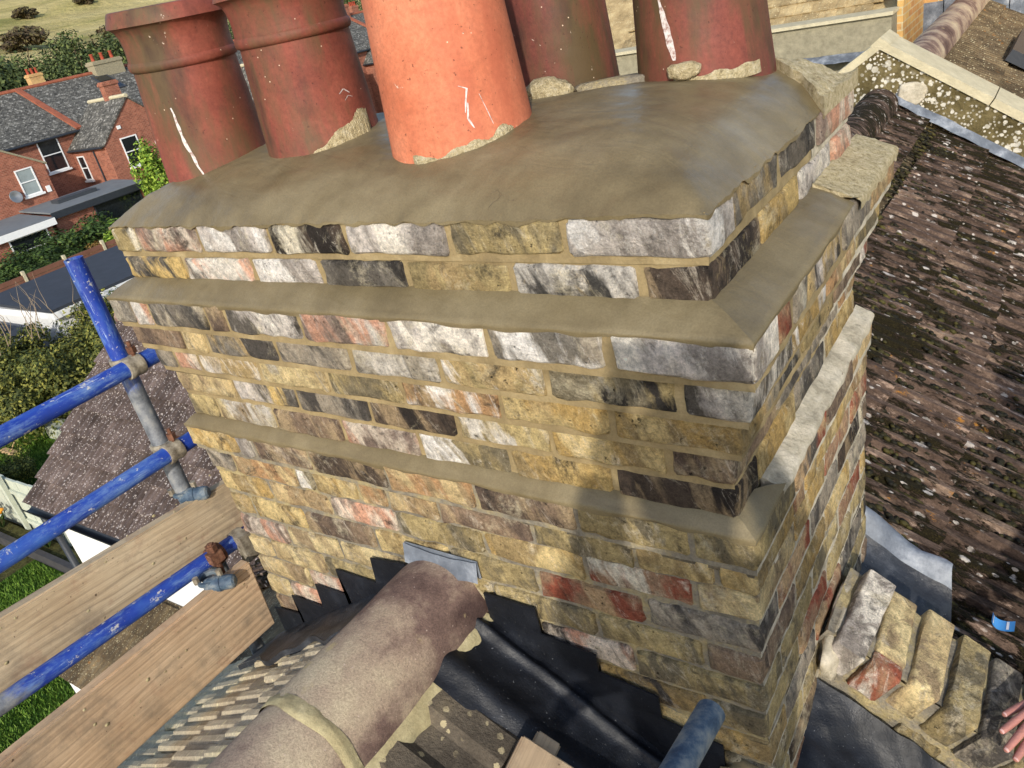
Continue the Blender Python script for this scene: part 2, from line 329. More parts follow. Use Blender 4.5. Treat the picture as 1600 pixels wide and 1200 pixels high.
@M('wood_board')
def _(n):
    v = n.vadd(n.tc(), n.attr('seed', 'Vector'))
    wv = n.n('ShaderNodeTexWave'); wv.bands_direction = 'Z'; wv.inputs['Scale'].default_value = 14; wv.inputs['Distortion'].default_value = 16; wv.inputs['Detail'].default_value = 4; wv.inputs['Detail Scale'].default_value = .35; wv.inputs['Detail Roughness'].default_value = .65
    n.l(n.vscale(v, (1, .12, 1)), wv.inputs['Vector']); wf = wv.outputs['Fac']
    tone = n.attr('tone')
    c = n.mix(1, n.ramp(n.noise(3.5, 5, .65, n.vscale(v, (1, .6, 1))), [(.3, S(182, 160, 132)), (.5, S(208, 188, 160)), (.7, S(222, 206, 180))]), tone, 'MULTIPLY')
    gate = n.ramp(n.noise(4, 3, .6, n.vscale(v, (1, .5, 2))), [(.35, .1), (.65, .75)])
    c = n.mix(gate, c, n.mix(1, c, n.ramp(wf, [(.0, .55), (.18, .95), (1, 1.08)]), 'MULTIPLY'))
    fib = n.noise(85, 5, .75, n.vscale(v, (3, .045, 2))); c = n.mix(.6, c, n.ramp(fib, [(.3, .68), (.7, 1.25)]), 'MULTIPLY')
    kn = n.voro(3.1, n.vscale(v, (.4, .75, 1))); c = n.mix(n.ramp(kn, [(.035, .9), (.055, .3), (.10, 0)]), c, S(104, 70, 48))
    st = n.ramp(n.noise(9, 5, .7, v), [(.56, 0), (.7, .45)]); c = n.mix(st, c, S(150, 104, 82))
    dk = n.ramp(n.noise(5, 6, .75, n.vadd(v, (3, 3, 3))), [(.50, 0), (.68, .65)]); c = n.mix(dk, c, S(128, 116, 100))
    dt = n.ramp(n.noise(60, 3, .6, v), [(.69, 0), (.72, .8)]); c = n.mix(dt, c, S(64, 46, 34))
    n.out(c, .88, n.bump(n.math('ADD', fib, n.math('MULTIPLY', wf, .5)), .45, .003), spec=.2)
def plain(name, c, rough=.7, var=.25, sc_=8, metal=0, bs=.2, spec=.4):
    @M(name)
    def _(n):
        v = n.geo(); k = n.ramp(n.noise(sc_, 5, .65, v), [(.25, 1 - var), (.75, 1 + var)])
        n.out(n.mix(1, c, k, 'MULTIPLY'), rough, n.bump(n.noise(sc_ * 6, 4, .6, v), bs, .01), metal, spec)
plain('upvc_white', S(238, 238, 236), .45, .05); plain('render_white', S(236, 236, 232), .8, .06)
plain('gutter_dark', S(46, 50, 56), .5, .2); plain('glass_far', S(26, 30, 34, 1), .08, .3, 1.2, 0, .02, .8)
plain('glass_net', S(150, 160, 160), .2, .2, 2, 0, .02, .7)
plain('felt_dark', S(52, 56, 64), .85, .2, 2, 0, .5); plain('felt_grey', S(112, 116, 118), .8, .15, 1.5, 0, .4)
plain('fence_pale', S(186, 190, 172), .9, .2, 4); plain('fence_red', S(122, 82, 64), .9, .25, 3); plain('sleeper', S(62, 60, 60), .9, .3, 5)
plain('concrete_lich', S(150, 142, 118), .95, .3, 14, 0, .6, .2); plain('concrete_pale', S(196, 186, 156), .95, .2, 10, 0, .6, .2)
plain('aerial', S(150, 150, 150), .4, .1, 5, .6); plain('clay_red', S(160, 72, 50), .85, .25, 5); plain('clay_ridge', S(150, 86, 62), .9, .3, 3)
plain('skin', S(176, 120, 108), .5, .12, 30, 0, .25, .4); plain('nail', S(214, 170, 160), .3, .05); plain('jacket', S(46, 52, 66), .9, .2, 12); plain('trousers', S(60, 58, 54), .9, .2, 12); plain('hair', S(54, 40, 30), .8, .3, 40)
plain('boot', S(40, 34, 30), .8, .2, 20); plain('phone_black', S(20, 20, 22), .3, .1); plain('plastic_blue', S(74, 150, 214), .45, .08, 20); plain('paper_white', S(235, 235, 235), .8, .05)
plain('petal_red', S(214, 60, 96), .7, .2, 30); plain('petal_orange', S(232, 156, 44), .7, .2, 30); plain('cup_clear', S(200, 206, 204), .2, .05); plain('twig', S(150, 132, 108), .9, .2, 20); plain('bark', S(80, 64, 48), .95, .3, 6)
plain('slate', S(96, 98, 100), .8, .3, 3, 0, .5); plain('solar', S(40, 52, 92), .25, .2, 3); plain('lid_skylight', S(60, 64, 70), .5, .1); plain('broom_wood', S(190, 160, 120), .8, .2, 10)
@M('parapet_lichen')
def _(n):
    v = n.geo(); c = n.ramp(n.noise(5, 5, .7, v), [(.3, S(84, 74, 46)), (.5, S(116, 104, 70)), (.7, S(150, 136, 96))])
    fine = n.noise(60, 5, .75, v); c = n.mix(.6, c, n.ramp(fine, [(.3, .55), (.7, 1.3)]), 'MULTIPLY')
    for sc_, th in ((13, .24), (24, .26), (40, .26)):
        d = n.math('ADD', n.voro(sc_, v), n.math('MULTIPLY', n.math('SUBTRACT', n.noise(80, 3, .7, v), .5), .3))
        g = n.ramp(n.noise(2.2, 3, .6, n.vadd(v, (sc_, 1, 1))), [(.36, 0), (.50, 1)])
        c = n.mix(n.math('MULTIPLY', n.ramp(d, [(th, 1), (th + .06, 0)]), g), c, S(226, 220, 204))
    n.out(c, .95, n.bump(fine, .9, .02), spec=.15)
def brickwall(name, c1, c2, mort, scale=1.0, w_=.225, h_=.075):
    @M(name)
    def _(n):
        # brick pattern driven by world position: horizontal coordinate is x+y, vertical is z
        p = n.sep(n.geo()); cb = n.n('ShaderNodeCombineXYZ'); n.l(n.math('ADD', p[0], p[1]), cb.inputs[0]); n.l(p[2], cb.inputs[1])
        t = n.n('ShaderNodeTexBrick'); n.l(cb.outputs[0], t.inputs['Vector']); t.inputs['Scale'].default_value = 1
        t.inputs['Brick Width'].default_value = w_ * scale; t.inputs['Row Height'].default_value = h_ * scale; t.inputs['Mortar Size'].default_value = .007 * scale
        t.inputs['Color1'].default_value = c1; t.inputs['Color2'].default_value = c2; t.inputs['Mortar'].default_value = mort; t.inputs['Bias'].default_value = -.1
        k = n.ramp(n.noise(3, 5, .7, n.geo()), [(.3, .7), (.7, 1.25)])
        n.out(n.mix(.8, t.outputs[0], k, 'MULTIPLY'), .9, n.bump(n.noise(25, 4, .7, n.geo()), .4, .02), spec=.2)
brickwall('brick_red_far', S(164, 100, 78), S(132, 74, 58), S(164, 134, 114)); brickwall('brick_yellow_far', S(206, 168, 104), S(186, 134, 88), S(196, 182, 144))
@M('slate_far')
def _(n):
    v = n.geo(); c = n.ramp(n.noise(2.2, 6, .75, v), [(.3, S(58, 56, 52)), (.5, S(98, 96, 90)), (.7, S(140, 136, 126))])
    p = n.sep(v); cb = n.n('ShaderNodeCombineXYZ'); n.l(n.math('ADD', p[0], p[1]), cb.inputs[0]); n.l(n.math('MULTIPLY', p[2], 1.6), cb.inputs[1])
    t = n.n('ShaderNodeTexBrick'); n.l(cb.outputs[0], t.inputs['Vector']); t.inputs['Scale'].default_value = 1; t.inputs['Brick Width'].default_value = .36; t.inputs['Row Height'].default_value = .3
    t.inputs['Mortar Size'].default_value = .03; t.inputs['Color1'].default_value = (1, 1, 1, 1); t.inputs['Color2'].default_value = (.6, .6, .6, 1); t.inputs['Mortar'].default_value = (.3, .3, .3, 1)
    c = n.mix(.7, c, t.outputs[0], 'MULTIPLY')
    mo = n.ramp(n.noise(5, 5, .75, v), [(.55, 0), (.65, .85)]); c = n.mix(mo, c, S(190, 186, 176))
    n.out(c, .9, n.bump(t.outputs[1], .4, .03), spec=.2)
@M('lawn')
def _(n):
    v = n.geo(); c = n.ramp(n.noise(1.6, 6, .7, v), [(.3, S(46, 66, 20)), (.5, S(66, 96, 26)), (.7, S(96, 118, 40))])
    f = n.noise(40, 5, .8, v); c = n.mix(.8, c, n.ramp(f, [(.3, .4), (.7, 1.5)]), 'MULTIPLY'); n.out(c, .95, n.bump(f, 1, .05), spec=.1)
@M('soil')
def _(n):
    v = n.geo(); f = n.noise(6, 6, .75, v); c = n.ramp(f, [(.3, S(48, 44, 28)), (.55, S(86, 84, 48)), (.75, S(112, 108, 66))]); n.out(c, .95, n.bump(f, 1, .1), spec=.1)
@M('hillside')
def _(n):
    v = n.geo(); sv = n.vscale(v, (.016, .006, .03))
    c = n.ramp(n.noise(1.3, 8, .7, sv, .8), [(.30, S(100, 112, 62)), (.40, S(150, 144, 86)), (.48, S(188, 172, 116)), (.65, S(208, 192, 140))])
    t = n.noise(.12, 7, .75, v); c = n.mix(.7, c, n.ramp(t, [(.3, .6), (.7, 1.25)]), 'MULTIPLY')
    n.out(c, .95, n.bump(n.noise(.3, 6, .7, v), .8, 2), spec=.05)
def leafmat(name, lo, mid, hi):
    @M(name)
    def _(n):
        r = n.n('ShaderNodeNewGeometry'); c = n.ramp(r.outputs['Random Per Island'], [(0, lo), (.5, mid), (1, hi)])
        p = n.noise(1.1, 3, .6, n.geo()); c = n.mix(.7, c, n.ramp(p, [(.3, .55), (.7, 1.35)]), 'MULTIPLY')
        n.out(c, .7, spec=.25)
        n.b.inputs['Transmission Weight'].default_value = 0
leafmat('leaf_dark', S(30, 46, 20), S(50, 72, 30), S(84, 104, 44)); leafmat('leaf_olive', S(44, 54, 24), S(82, 90, 40), S(146, 142, 66))
leafmat('leaf_bright', S(70, 100, 30), S(118, 148, 48), S(164, 184, 74)); leafmat('leaf_rust', S(84, 60, 34), S(118, 88, 44), S(136, 110, 56)); leafmat('leaf_far', S(50, 62, 36), S(78, 92, 50), S(110, 120, 68))
leafmat('moss', S(22, 20, 12), S(40, 37, 18), S(78, 72, 32)); leafmat('grass', S(48, 78, 20), S(78, 112, 32), S(120, 148, 56)); leafmat('leaf_brown_bush', S(58, 46, 36), S(82, 70, 48), S(104, 96, 60))

# ------------------------------------------------------------------ ground and hill
def ground_z(x, y): return -8.2
m = MB(); m.grid(lambda u, v: (-150 + u * 260, -120 + v * 330, -8.2), 4, 4)
tag(m.build('ground', 'soil'), kind='structure')
def hill_z(x, y):
    t = max(0, -x - 118); return -8.4 + t * .185 + 5 * nz((x, y, 0), .012) * min(1, t / 60) + 1.6 * nz((x, y, 3), .05) * min(1, t / 60)
m = MB(); m.grid(lambda u, v: (-118 - u * 640, -260 + v * 900, hill_z(-118 - u * 640, -260 + v * 900)), 90, 110, flip=True)
tag(m.build('hillside', 'hillside', smooth=True, fix=True), kind='structure')
for nm, lo, hi in (('lawn', (-16.9, -4, 0), (-9.6, 3.55, 0)), ('lawn', (-24.5, 4.4, 0), (-17.0, 7.6, 0))):
    m = MB(); m.grid(lambda u, v: (lo[0] + u * (hi[0] - lo[0]), lo[1] + v * (hi[1] - lo[1]), -8.18), 6, 6); tag(m.build(nm, 'lawn'), kind='structure')
m = MB()
for k in range(26000):
    if k < 17000: x, y = rnd.uniform(-16.8, -12), rnd.uniform(.5, 3.5)
    else: x, y = rnd.uniform(-24.4, -17.1), rnd.uniform(4.45, 7.5)
    a = rnd.uniform(0, 6.28); h = rnd.uniform(.03, .09); ww = .012
    m.add([(x - ww * math.cos(a), y - ww * math.sin(a), -8.18), (x + ww * math.cos(a), y + ww * math.sin(a), -8.18), (x + rnd.uniform(-.04, .04), y + rnd.uniform(-.04, .04), -8.18 + h)], [(0, 1, 2)])
tag(m.build('grass', 'grass'), 'short green grass blades covering the garden lawns', kind='stuff')

# ------------------------------------------------------------------ foliage prototypes
def leaf_mesh(name, mat, n, shape, size, seed, clumps=14):
    r = random.Random(seed); mb = MB()
    cl = []
    for k in range(clumps):
        while True:
            p = Vector((r.uniform(-1, 1), r.uniform(-1, 1), r.uniform(-1, 1)))
            if .25 < p.length < .85: break
        cl.append((p, r.uniform(.22, .48)))
    for k in range(n):
        c, rad = cl[r.randrange(clumps)]
        d = Vector((r.gauss(0, 1), r.gauss(0, 1), r.gauss(0, 1))).normalized() * rad * (r.random() ** .35)
        p = c + d
        if p.length > 1.12: p = p.normalized() * r.uniform(.9, 1.12)
        q = Vector((p.x * shape[0], p.y * shape[1], (p.z + 1) * shape[2]))
        nn = (d.normalized() + Vector((r.uniform(-.9, .9), r.uniform(-.9, .9), r.uniform(-.2, 1.1)))).normalized()
        a = nn.orthogonal().normalized(); b = nn.cross(a); t = r.uniform(0, 6.28); a, b = a * math.cos(t) + b * math.sin(t), b * math.cos(t) - a * math.sin(t)
        s_ = size * r.uniform(.6, 1.5)
        mb.add([q - a * s_, q - b * s_ * .5, q + a * s_, q + b * s_ * .5], [(0, 1, 2, 3)])
    return mb.mesh(name, mat)
def trunk_mesh(h, r0, seed, sx, sz):
    r = random.Random(seed); mb = MB(); mb.tube((0, 0, -.1), (0, 0, h), r0, r0 * .6, 8)
    for k in range(7):
        a = r.uniform(0, 6.28); e = Vector((math.cos(a) * sx * .6, math.sin(a) * sx * .6, h + sz * r.uniform(.3, 1.2)))
        mb.tube((0, 0, h * r.uniform(.6, 1)), e, r0 * .45, r0 * .12, 6)
    return mb.mesh('trunk', 'bark')
def plant(name, label, cat, crown, trunk, loc, s=1.0, rz=0, group=None, crown_z=0.0, sxyz=None):
    t = thing(name, label, cat, group); t.location = loc; t.rotation_euler = (0, 0, rz); t.scale = sxyz or (s, s, s)
    if trunk: o = obj('trunk', trunk, t)
    o = obj('crown' if trunk else 'foliage', crown, t); o.location = (0, 0, crown_z)
    return t
FAR = [leaf_mesh('crown_far', 'leaf_far', 7000, (4.2, 4.2, 4.4), .20, s, 34) for s in (1, 2, 3)]
FART = trunk_mesh(4.0, .32, 5, 3.4, 6)
BUSHD = [leaf_mesh('foliage_dark', 'leaf_dark', 5000, (1.3, 1.3, 1.0), .062, s, 18) for s in (4, 5)]
BUSHO = [leaf_mesh('foliage_olive', 'leaf_olive', 9000, (1.6, 1.6, 1.3), .05, s, 22) for s in (6, 7)]
BUSHB = leaf_mesh('foliage_bright', 'leaf_bright', 5200, (.9, .9, 2.0), .085, 8, 22)
BUSHR = leaf_mesh('foliage_rust', 'leaf_rust', 4000, (1.2, 1.2, .8), .07, 9, 16)
BUSHH = leaf_mesh('foliage_hill', 'leaf_brown_bush', 3000, (3.2, 3.2, 2.0), .26, 10, 16)
BUSHG = leaf_mesh('foliage_hillgreen', 'leaf_far', 3000, (3.4, 3.4, 2.4), .26, 12, 16)

# trees along the foot of the hill
k = 0
for i, (y, x, s) in enumerate([(24 + j * 4.2 + rnd.uniform(-1.5, 1.5), -112 - rnd.uniform(0, 22), rnd.uniform(1.0, 1.4)) for j in range(46)]):
    plant('tree', 'leafy green tree in the belt along the foot of the hill', 'tree', FAR[i % 3], FART, (x, y, -8.2), s, i * 1.3, 'trees along the foot of the hill', 2.6)
for i in range(60):
    x = -190 - rnd.random() ** .8 * 430; y = rnd.uniform(25, 330) * (-x / 330)
    s = rnd.uniform(.7, 1.9)
    plant('gorse_bush', 'dark scrub bush scattered on the dry grassy hillside', 'bush', (BUSHH, BUSHG)[i % 2], None, (x, y, hill_z(x, y) - .4), s, i, 'scrub bushes on the hillside', sxyz=(s * 1.2, s * rnd.uniform(1, 1.9), s))
for i, (x, y, s) in enumerate([(-520, 185, 2.6), (-525, 215, 2.9), (-515, 240, 2.4), (-500, 265, 2.1)]):
    plant('tree', 'tree in the dark clump near the top of the hill', 'tree', FAR[i % 3], FART, (x, y, hill_z(x, y) - 1), s, i * 2, 'dark trees high on the hill', 2.6)

# ------------------------------------------------------------------ far houses
def slab(mb, quad, th, mi=0):
    a = [Vector(q) for q in quad]; nrm = (a[1] - a[0]).cross(a[3] - a[0]).normalized()
    if nrm.z < 0: nrm = -nrm
    b = [p - nrm * th for p in a]; mb.add(a + b, [(0, 1, 2, 3), (7, 6, 5, 4), (0, 4, 5, 1), (1, 5, 6, 2), (2, 6, 7, 3), (3, 7, 4, 0)], mi)
def win(parent, axis, c, w_, h_, glass='glass_far', sill=True, mat='upvc_white', bars=1):
    """axis '+x' or '-y': outward normal; c centre of the window on the wall"""
    def P(u, v, d): return (c[0] + d, c[1] + u, c[2] + v) if axis == '+x' else (c[0] + u, c[1] - d, c[2] + v)
    def bx(mb, u0, u1, v0, v1, d0, d1):
        p = P(u0, v0, d0); q = P(u1, v1, d1); mb.box(tuple(map(min, p, q)), tuple(map(max, p, q)))
    f = MB(); t = .07
    for a in ((-w_ / 2, w_ / 2, -h_ / 2, -h_ / 2 + t), (-w_ / 2, w_ / 2, h_ / 2 - t, h_ / 2), (-w_ / 2, -w_ / 2 + t, -h_ / 2 + t, h_ / 2 - t), (w_ / 2 - t, w_ / 2, -h_ / 2 + t, h_ / 2 - t)): bx(f, *a, -.02, .05)
    if bars: bx(f, -w_ / 2 + t, w_ / 2 - t, -.02, .04, -.02, .05)
    if bars == 2: bx(f, -.03, .03, -h_ / 2 + t, -.02, -.02, .045)
    o = f.build('window', mat, parent)
    g = MB(); bx(g, -w_ / 2 + t, w_ / 2 - t, -h_ / 2 + t, h_ / 2 - t, -.03, .012); g.build('pane', glass, o)
    if sill: s_ = MB(); bx(s_, -w_ / 2 - .08, w_ / 2 + .08, -h_ / 2 - .12, -h_ / 2 - .005, -.02, .14); s_.build('sill', 'upvc_white', o)
    return o
def stack(parent, c, w_, d_, z0, z1, mat, pots=3, name='chimney'):
    b = MB(); b.box((c[0] - w_ / 2, c[1] - d_ / 2, z0), (c[0] + w_ / 2, c[1] + d_ / 2, z1)); b.box((c[0] - w_ / 2 - .06, c[1] - d_ / 2 - .06, z1 - .25), (c[0] + w_ / 2 + .06, c[1] + d_ / 2 + .06, z1 - .08))
    o = b.build(name, mat, parent)
    for k in range(pots):
        p = MB(); off = (k - (pots - 1) / 2) * (max(w_, d_) / max(1, pots)); cx, cy = (c[0] + off, c[1]) if w_ > d_ else (c[0], c[1] + off)
        p.lathe([(.13, z1 - .02), (.11, z1 + .4), (.14, z1 + .43), (.14, z1 + .47), (.08, z1 + .47)], 10, c=(cx, cy, 0)); p.build('pot', 'clay_red', o, smooth=True)
    return o
# main terrace: slope facing us. local: wall plane x=-52, eave z=-2.35, ridge x=-57.2 z=.4
def terrace(label, y0, y1, wallmat='brick_red_far', xw=-52.0, ez=-2.35, xr=-57.2, rz=.4, roofmat='slate_far', wins=(), chim=(), parapet=True, skylight=None, x2=None):
    t = thing('terraced_house', label, 'house'); x2 = x2 or 2 * xr - xw
    m = MB(); m.box((x2, y0, -8.3), (xw, y1, ez)); m.add([(x2, y0, ez), (xw, y0, ez), (xr, y0, rz), (x2, y1, ez), (xw, y1, ez), (xr, y1, rz)], [(0, 1, 2), (5, 4, 3), (0, 2, 5, 3), (1, 4, 5, 2)]); m.build('wall', wallmat, t)
    r = MB(); e = .25; sl_ = (rz - ez) / (xr - xw); zz = lambda x: ez + (x - xw) * sl_ + .14
    slab(r, [(xr, y0, rz + .14), (xw + e, y0, zz(xw + e)), (xw + e, y1, zz(xw + e)), (xr, y1, rz + .14)], .12)
    sl2 = (rz - ez) / (xr - x2); zb = lambda x: ez + (x - x2) * sl2 + .14
    slab(r, [(x2 - e, y0, zb(x2 - e)), (xr, y0, rz + .14), (xr, y1, rz + .14), (x2 - e, y1, zb(x2 - e))], .12)
    ro = r.build('roof', roofmat, t)
    rg = MB(); rg.tube((xr, y0 + .01, rz + .14), (xr, y1 - .01, rz + .14), .14, n=8); rg.build('ridge', 'clay_ridge', ro)
    if parapet:
        p = MB(); slab(p, [(xr, y1 - .4, rz + .26), (xw + .3, y1 - .4, zz(xw + .3) + .12), (xw + .3, y1, zz(xw + .3) + .12), (xr, y1, rz + .26)], .14); p.build('coping', 'clay_ridge', ro)
    g = MB(); g.tube((xw + e + .06, y0 + .02, zz(xw + e) - .1), (xw + e + .06, y1 - .02, zz(xw + e) - .1), .07, n=8); g.build('gutter', 'gutter_dark', t)
    for a in wins: win(t, *a)
    for c in chim: stack(t, *c)
    if skylight:
        x, y, w_, l_ = skylight; s_ = MB(); slab(s_, [(x - l_ / 2, y - w_ / 2, zz(x - l_ / 2) + .09), (x + l_ / 2, y - w_ / 2, zz(x + l_ / 2) + .09), (x + l_ / 2, y + w_ / 2, zz(x + l_ / 2) + .09), (x - l_ / 2, y + w_ / 2, zz(x - l_ / 2) + .09)], .1)
        so_ = s_.build('skylight', 'lid_skylight', t); s2 = MB(); k = .12
        slab(s2, [(x - l_ / 2 + k, y - w_ / 2 + k, zz(x - l_ / 2 + k) + .1), (x + l_ / 2 - k, y - w_ / 2 + k, zz(x + l_ / 2 - k) + .1), (x + l_ / 2 - k, y + w_ / 2 - k, zz(x + l_ / 2 - k) + .1), (x - l_ / 2 + k, y + w_ / 2 - k, zz(x - l_ / 2 + k) + .1)], .02); s2.build('pane', 'glass_far', so_)
    return t
def outrigger(t, y0, y1, x0, x1, ez, pk, wallmat, roofmat, wins, coping='clay_ridge', mono=None):
    """gabled wing running towards us; mono=None gable with ridge along x at mid y"""
    m = MB(); m.box((x0, y0, -8.25), (x1, y1, ez))
    ym = (y0 + y1) / 2 if mono is None else mono
    m.add([(x0, y0, ez), (x1, y0, ez), (x0, y1, ez), (x1, y1, ez), (x0, ym, pk), (x1, ym, pk)], [(1, 3, 5), (0, 4, 2), (0, 1, 5, 4), (2, 4, 5, 3)]); w_ = m.build('wing_wall', wallmat, t)
    r = MB(); e = .2; s1 = (pk - ez) / (ym - y0) if ym > y0 else 0
    if ym > y0 + .1: slab(r, [(x0, y0 - e, ez - e * s1 + .12), (x1 + .08, y0 - e, ez - e * s1 + .12), (x1 + .08, ym, pk + .12), (x0, ym, pk + .12)], .1)
    if ym < y1 - .1:
        s2 = (pk - ez) / (y1 - ym); slab(r, [(x0, ym, pk + .12), (x1 + .08, ym, pk + .12), (x1 + .08, y1 + e, ez - e * s2 + .12), (x0, y1 + e, ez - e * s2 + .12)], .1)
    ro = r.build('wing_roof', roofmat, t); rg = MB(); rg.tube((x0, ym, pk + .12), (x1 + .1, ym, pk + .12), .12, n=8); rg.build('ridge', 'concrete_pale', ro)
    g = MB(); g.tube((x0, y0 - e - .05, ez - e * s1 + .04), (x1, y0 - e - .05, ez - e * s1 + .04), .06, n=8); g.tube((x1 - 1.4, y0 - .06, ez - .3), (x1 - 1.4, y0 - .06, -5.7), .05, n=8); g.build('gutter', 'gutter_dark', w_)
    for a in wins: win(t, *a)
# house A at the left edge, house B with the big gable
A = terrace('red brick terraced house with grey wing roof at left edge behind garden', 14.0, 27.3, wins=[('+x', (-52.0, 24.9, -3.35), 1.35, 2.0)])
outrigger(A, 16.6, 22.2, -52.2, -48.0, -3.35, -1.35, 'brick_red_far', 'concrete_lich', [('+x', (-48.0, 21.0, -4.05), 1.0, 1.45, 'glass_net')], mono=18.9)
d_ = MB(); d_.lathe([(0, 0), (.2, .03), (.33, .1), (.35, .1), (.2, .02)], 12); o = d_.build('satellite_dish', 'aerial', A, smooth=True); o.matrix_local = Matrix.Translation((-47.8, 19.9, -4.6)) @ Matrix.Rotation(1.3, 4, 'Y')
v_ = MB(); v_.box((-48.02, 21.75, -4.9), (-47.95, 22.0, -4.55)); v_.build('vent_cover', 'upvc_white', A)
B = terrace('red brick terraced house with orange gable wing, mossy slates and skylight', 27.32, 35.6, skylight=(-55.7, 32.6, 1.2, 1.9), wins=(), chim=[((-57.0, 33.6), .9, 2.2, -.5, 1.25, 'concrete_lich', 3)])
outrigger(B, 26.1, 31.2, -52.2, -48.0, -3.35, -1.15, 'brick_red_far', 'slate_far', [('+x', (-48.0, 27.75, -4.15), 1.15, 1.75), ('-y', (-51.2, 26.1, -4.6), .8, 1.5)])
stack(B, (-49.9, 29.0), .5, 1.0, -1.6, -.05, 'brick_red_far', 0)
for (a, b) in ((27.3, -2.75), (29.6, -2.6), (29.4, -4.2)):
    v_ = MB(); v_.box((-48.02, a, b), (-47.94, a + .24, b + .2)); v_.build('vent_cover', 'upvc_white', B)
# single-storey flat-roofed extensions
def flat_ext(label, x0, x1, y0, y1, zt, slope, fmat, wins, fascia):
    t = thing('garden_extension', label, 'extension'); m = MB(); m.box((x0, y0, -8.25), (x1, y1, zt - .25)); m.build('wall', 'brick_red_far', t)
    r = MB(); slab(r, [(x0, y0 - .15, zt + slope), (x1 + .3, y0 - .15, zt), (x1 + .3, y1 + .15, zt), (x0, y1 + .15, zt + slope)], .08); r.build('flat_roof', fmat, t)
    f = MB(); f.box((x1 + .26, y0 - .16, zt - .38), (x1 + .31, y1 + .16, zt - .02)); f.build('fascia', fascia, t)
    for a in wins: win(t, *a)
    return t
flat_ext('flat roofed brick extension with white fascia below the house at left edge', -48.0, -44.6, 13.8, 19.6, -5.75, .25, 'felt_grey', [('+x', (-44.6, 18.2, -6.9), 2.1, 1.5, 'glass_far', False)], 'upvc_white')
E2 = flat_ext('flat roofed brick extension with thick dark fascia and patio doors', -48.1, -44.9, 19.95, 25.6, -5.55, .2, 'felt_grey', [('+x', (-44.9, 23.8, -6.95), 3.0, 2.0, 'glass_far', False, 'gutter_dark', 0)], 'gutter_dark')
s_ = MB(); s_.box((-47.0, 21.2, -5.5), (-46.2, 23.6, -5.25)); s_.build('skylight', 'lid_skylight', E2)
# more of the street, running away behind the pots
lab = ['terraced house with slate roof seen in the gap beside the orange pot', 'terraced house hidden mostly behind the red pots, next along the row', 'red brick terraced house further along the row behind the pots', 'terraced house with slate roof far along the row behind the pots', 'last terraced house of the far row behind the pots']
for i, (a, b) in enumerate([(35.8, 42.5), (42.7, 49.4), (49.6, 58.8), (59, 68.5), (68.7, 78)]):
    T_ = terrace(lab[i], a, b, wallmat=('brick_red_far', 'brick_yellow_far')[i % 2], chim=[((-57.0, b - .8), .9, 1.4, -.5, 1.5, 'brick_red_far', 3)])
    outrigger(T_, a + 4.5, b - .3, -52.2, -48.2, -3.4, -1.3, 'brick_red_far', 'slate_far', [('+x', (-48.2, a + 6.2, -4.2), 1.1, 1.6), ('-y', (-50, a + 4.5, -4.4), .8, 1.4)])
# second street beyond
for i, (a, b, cc) in enumerate([(14, 24, 'clay_red'), (24.2, 36, 'clay_red'), (36.2, 52, 'tile_brown'), (52.2, 66, 'tile_brown'), (66.2, 84, 'tile_brown'), (84.2, 104, 'slate_far')]):
    L_ = ['red tiled house of the second street, first with three stacks', 'red tiled house of the second street with a blue solar panel', 'long brown tiled roof of the second street below the trees', 'brown tiled roof of the second street next to the long roof', 'brown tiled house of the second street beyond the red pots', 'slate roofed house at the far end of the second street'][i]
    T_ = terrace(L_, a, b, xw=-73, ez=-2.6, xr=-78, rz=-.1 + .25 * (i % 2), roofmat=cc, parapet=False, chim=[((-78, a + 3), .8, 1.2, -.5, 1.6, 'brick_yellow_far', 3), ((-78, b - 2.0), .7, 1.2, -.5, 1.5, 'brick_red_far', 4)])
    if i == 1: s_ = MB(); slab(s_, [(-77.3, 29, .15), (-75.5, 29, -.75), (-75.5, 32, -.75), (-77.3, 32, .15)], .06); s_.build('solar_panel', 'solar', T_)
for i, (x, y, z, h) in enumerate([(-57.2, 21.6, .5, 1.2), (-57.2, 24.0, .5, 1.5), (-78, 26.5, .2, 3.0)]):
    a_ = MB(); a_.tube((x, y, z), (x, y, z + h), .03, n=6); a_.tube((x - .5, y, z + h * .9), (x + .9, y + .2, z + h * .9), .02, n=5)
    for k in range(7): a_.tube((x - .4 + k * .18, y - .35, z + h * .9), (x - .4 + k * .18, y + .35, z + h * .9), .012, n=4)
    tag(a_.build('tv_aerial', 'aerial'), ['television aerial on the ridge above the red brick gable', 'taller television aerial beside the slate roof ridge', 'thin aerial mast on the far second street'][i], 'aerial')
# shrubs in the far gardens
for i, (x, y, s, kd) in enumerate([(-43.0, 15.2, 1.25, 0), (-43.2, 16.9, 1.5, 1), (-42.6, 18.7, 1.35, 0), (-42.8, 20.2, 1.9, 1), (-42.2, 22.0, 1.6, 0), (-41.3, 19.4, 1.2, 2), (-40.2, 20.9, 1.35, 3), (-39.6, 22.6, 1.2, 0), (-40.5, 16.6, 1.1, 1), (-41.0, 24.0, 1.3, 1)]):
    lb = ['dark green shrub in front of the window at the far left', 'round dark shrub left of the patio doors', 'dark green shrub under the white framed window', 'large dark round shrub by the dark fascia extension', 'dark shrub in front of the patio doors', 'rust brown low shrub below the dark round shrub', 'bright green feathery shrub next to the chimney corner', 'dark shrub hidden behind the chimney corner', 'dark shrub by the garden fence posts', 'dark shrub right of the patio doors'][i]
    plant('shrub', lb, 'shrub', (BUSHD[0], BUSHD[1], BUSHR, BUSHB)[kd], None, (x, y, -8.25), s, i * 1.7, 'garden shrubs below the brick houses', sxyz=(s, s, s * .62 if kd != 3 else s * .36))
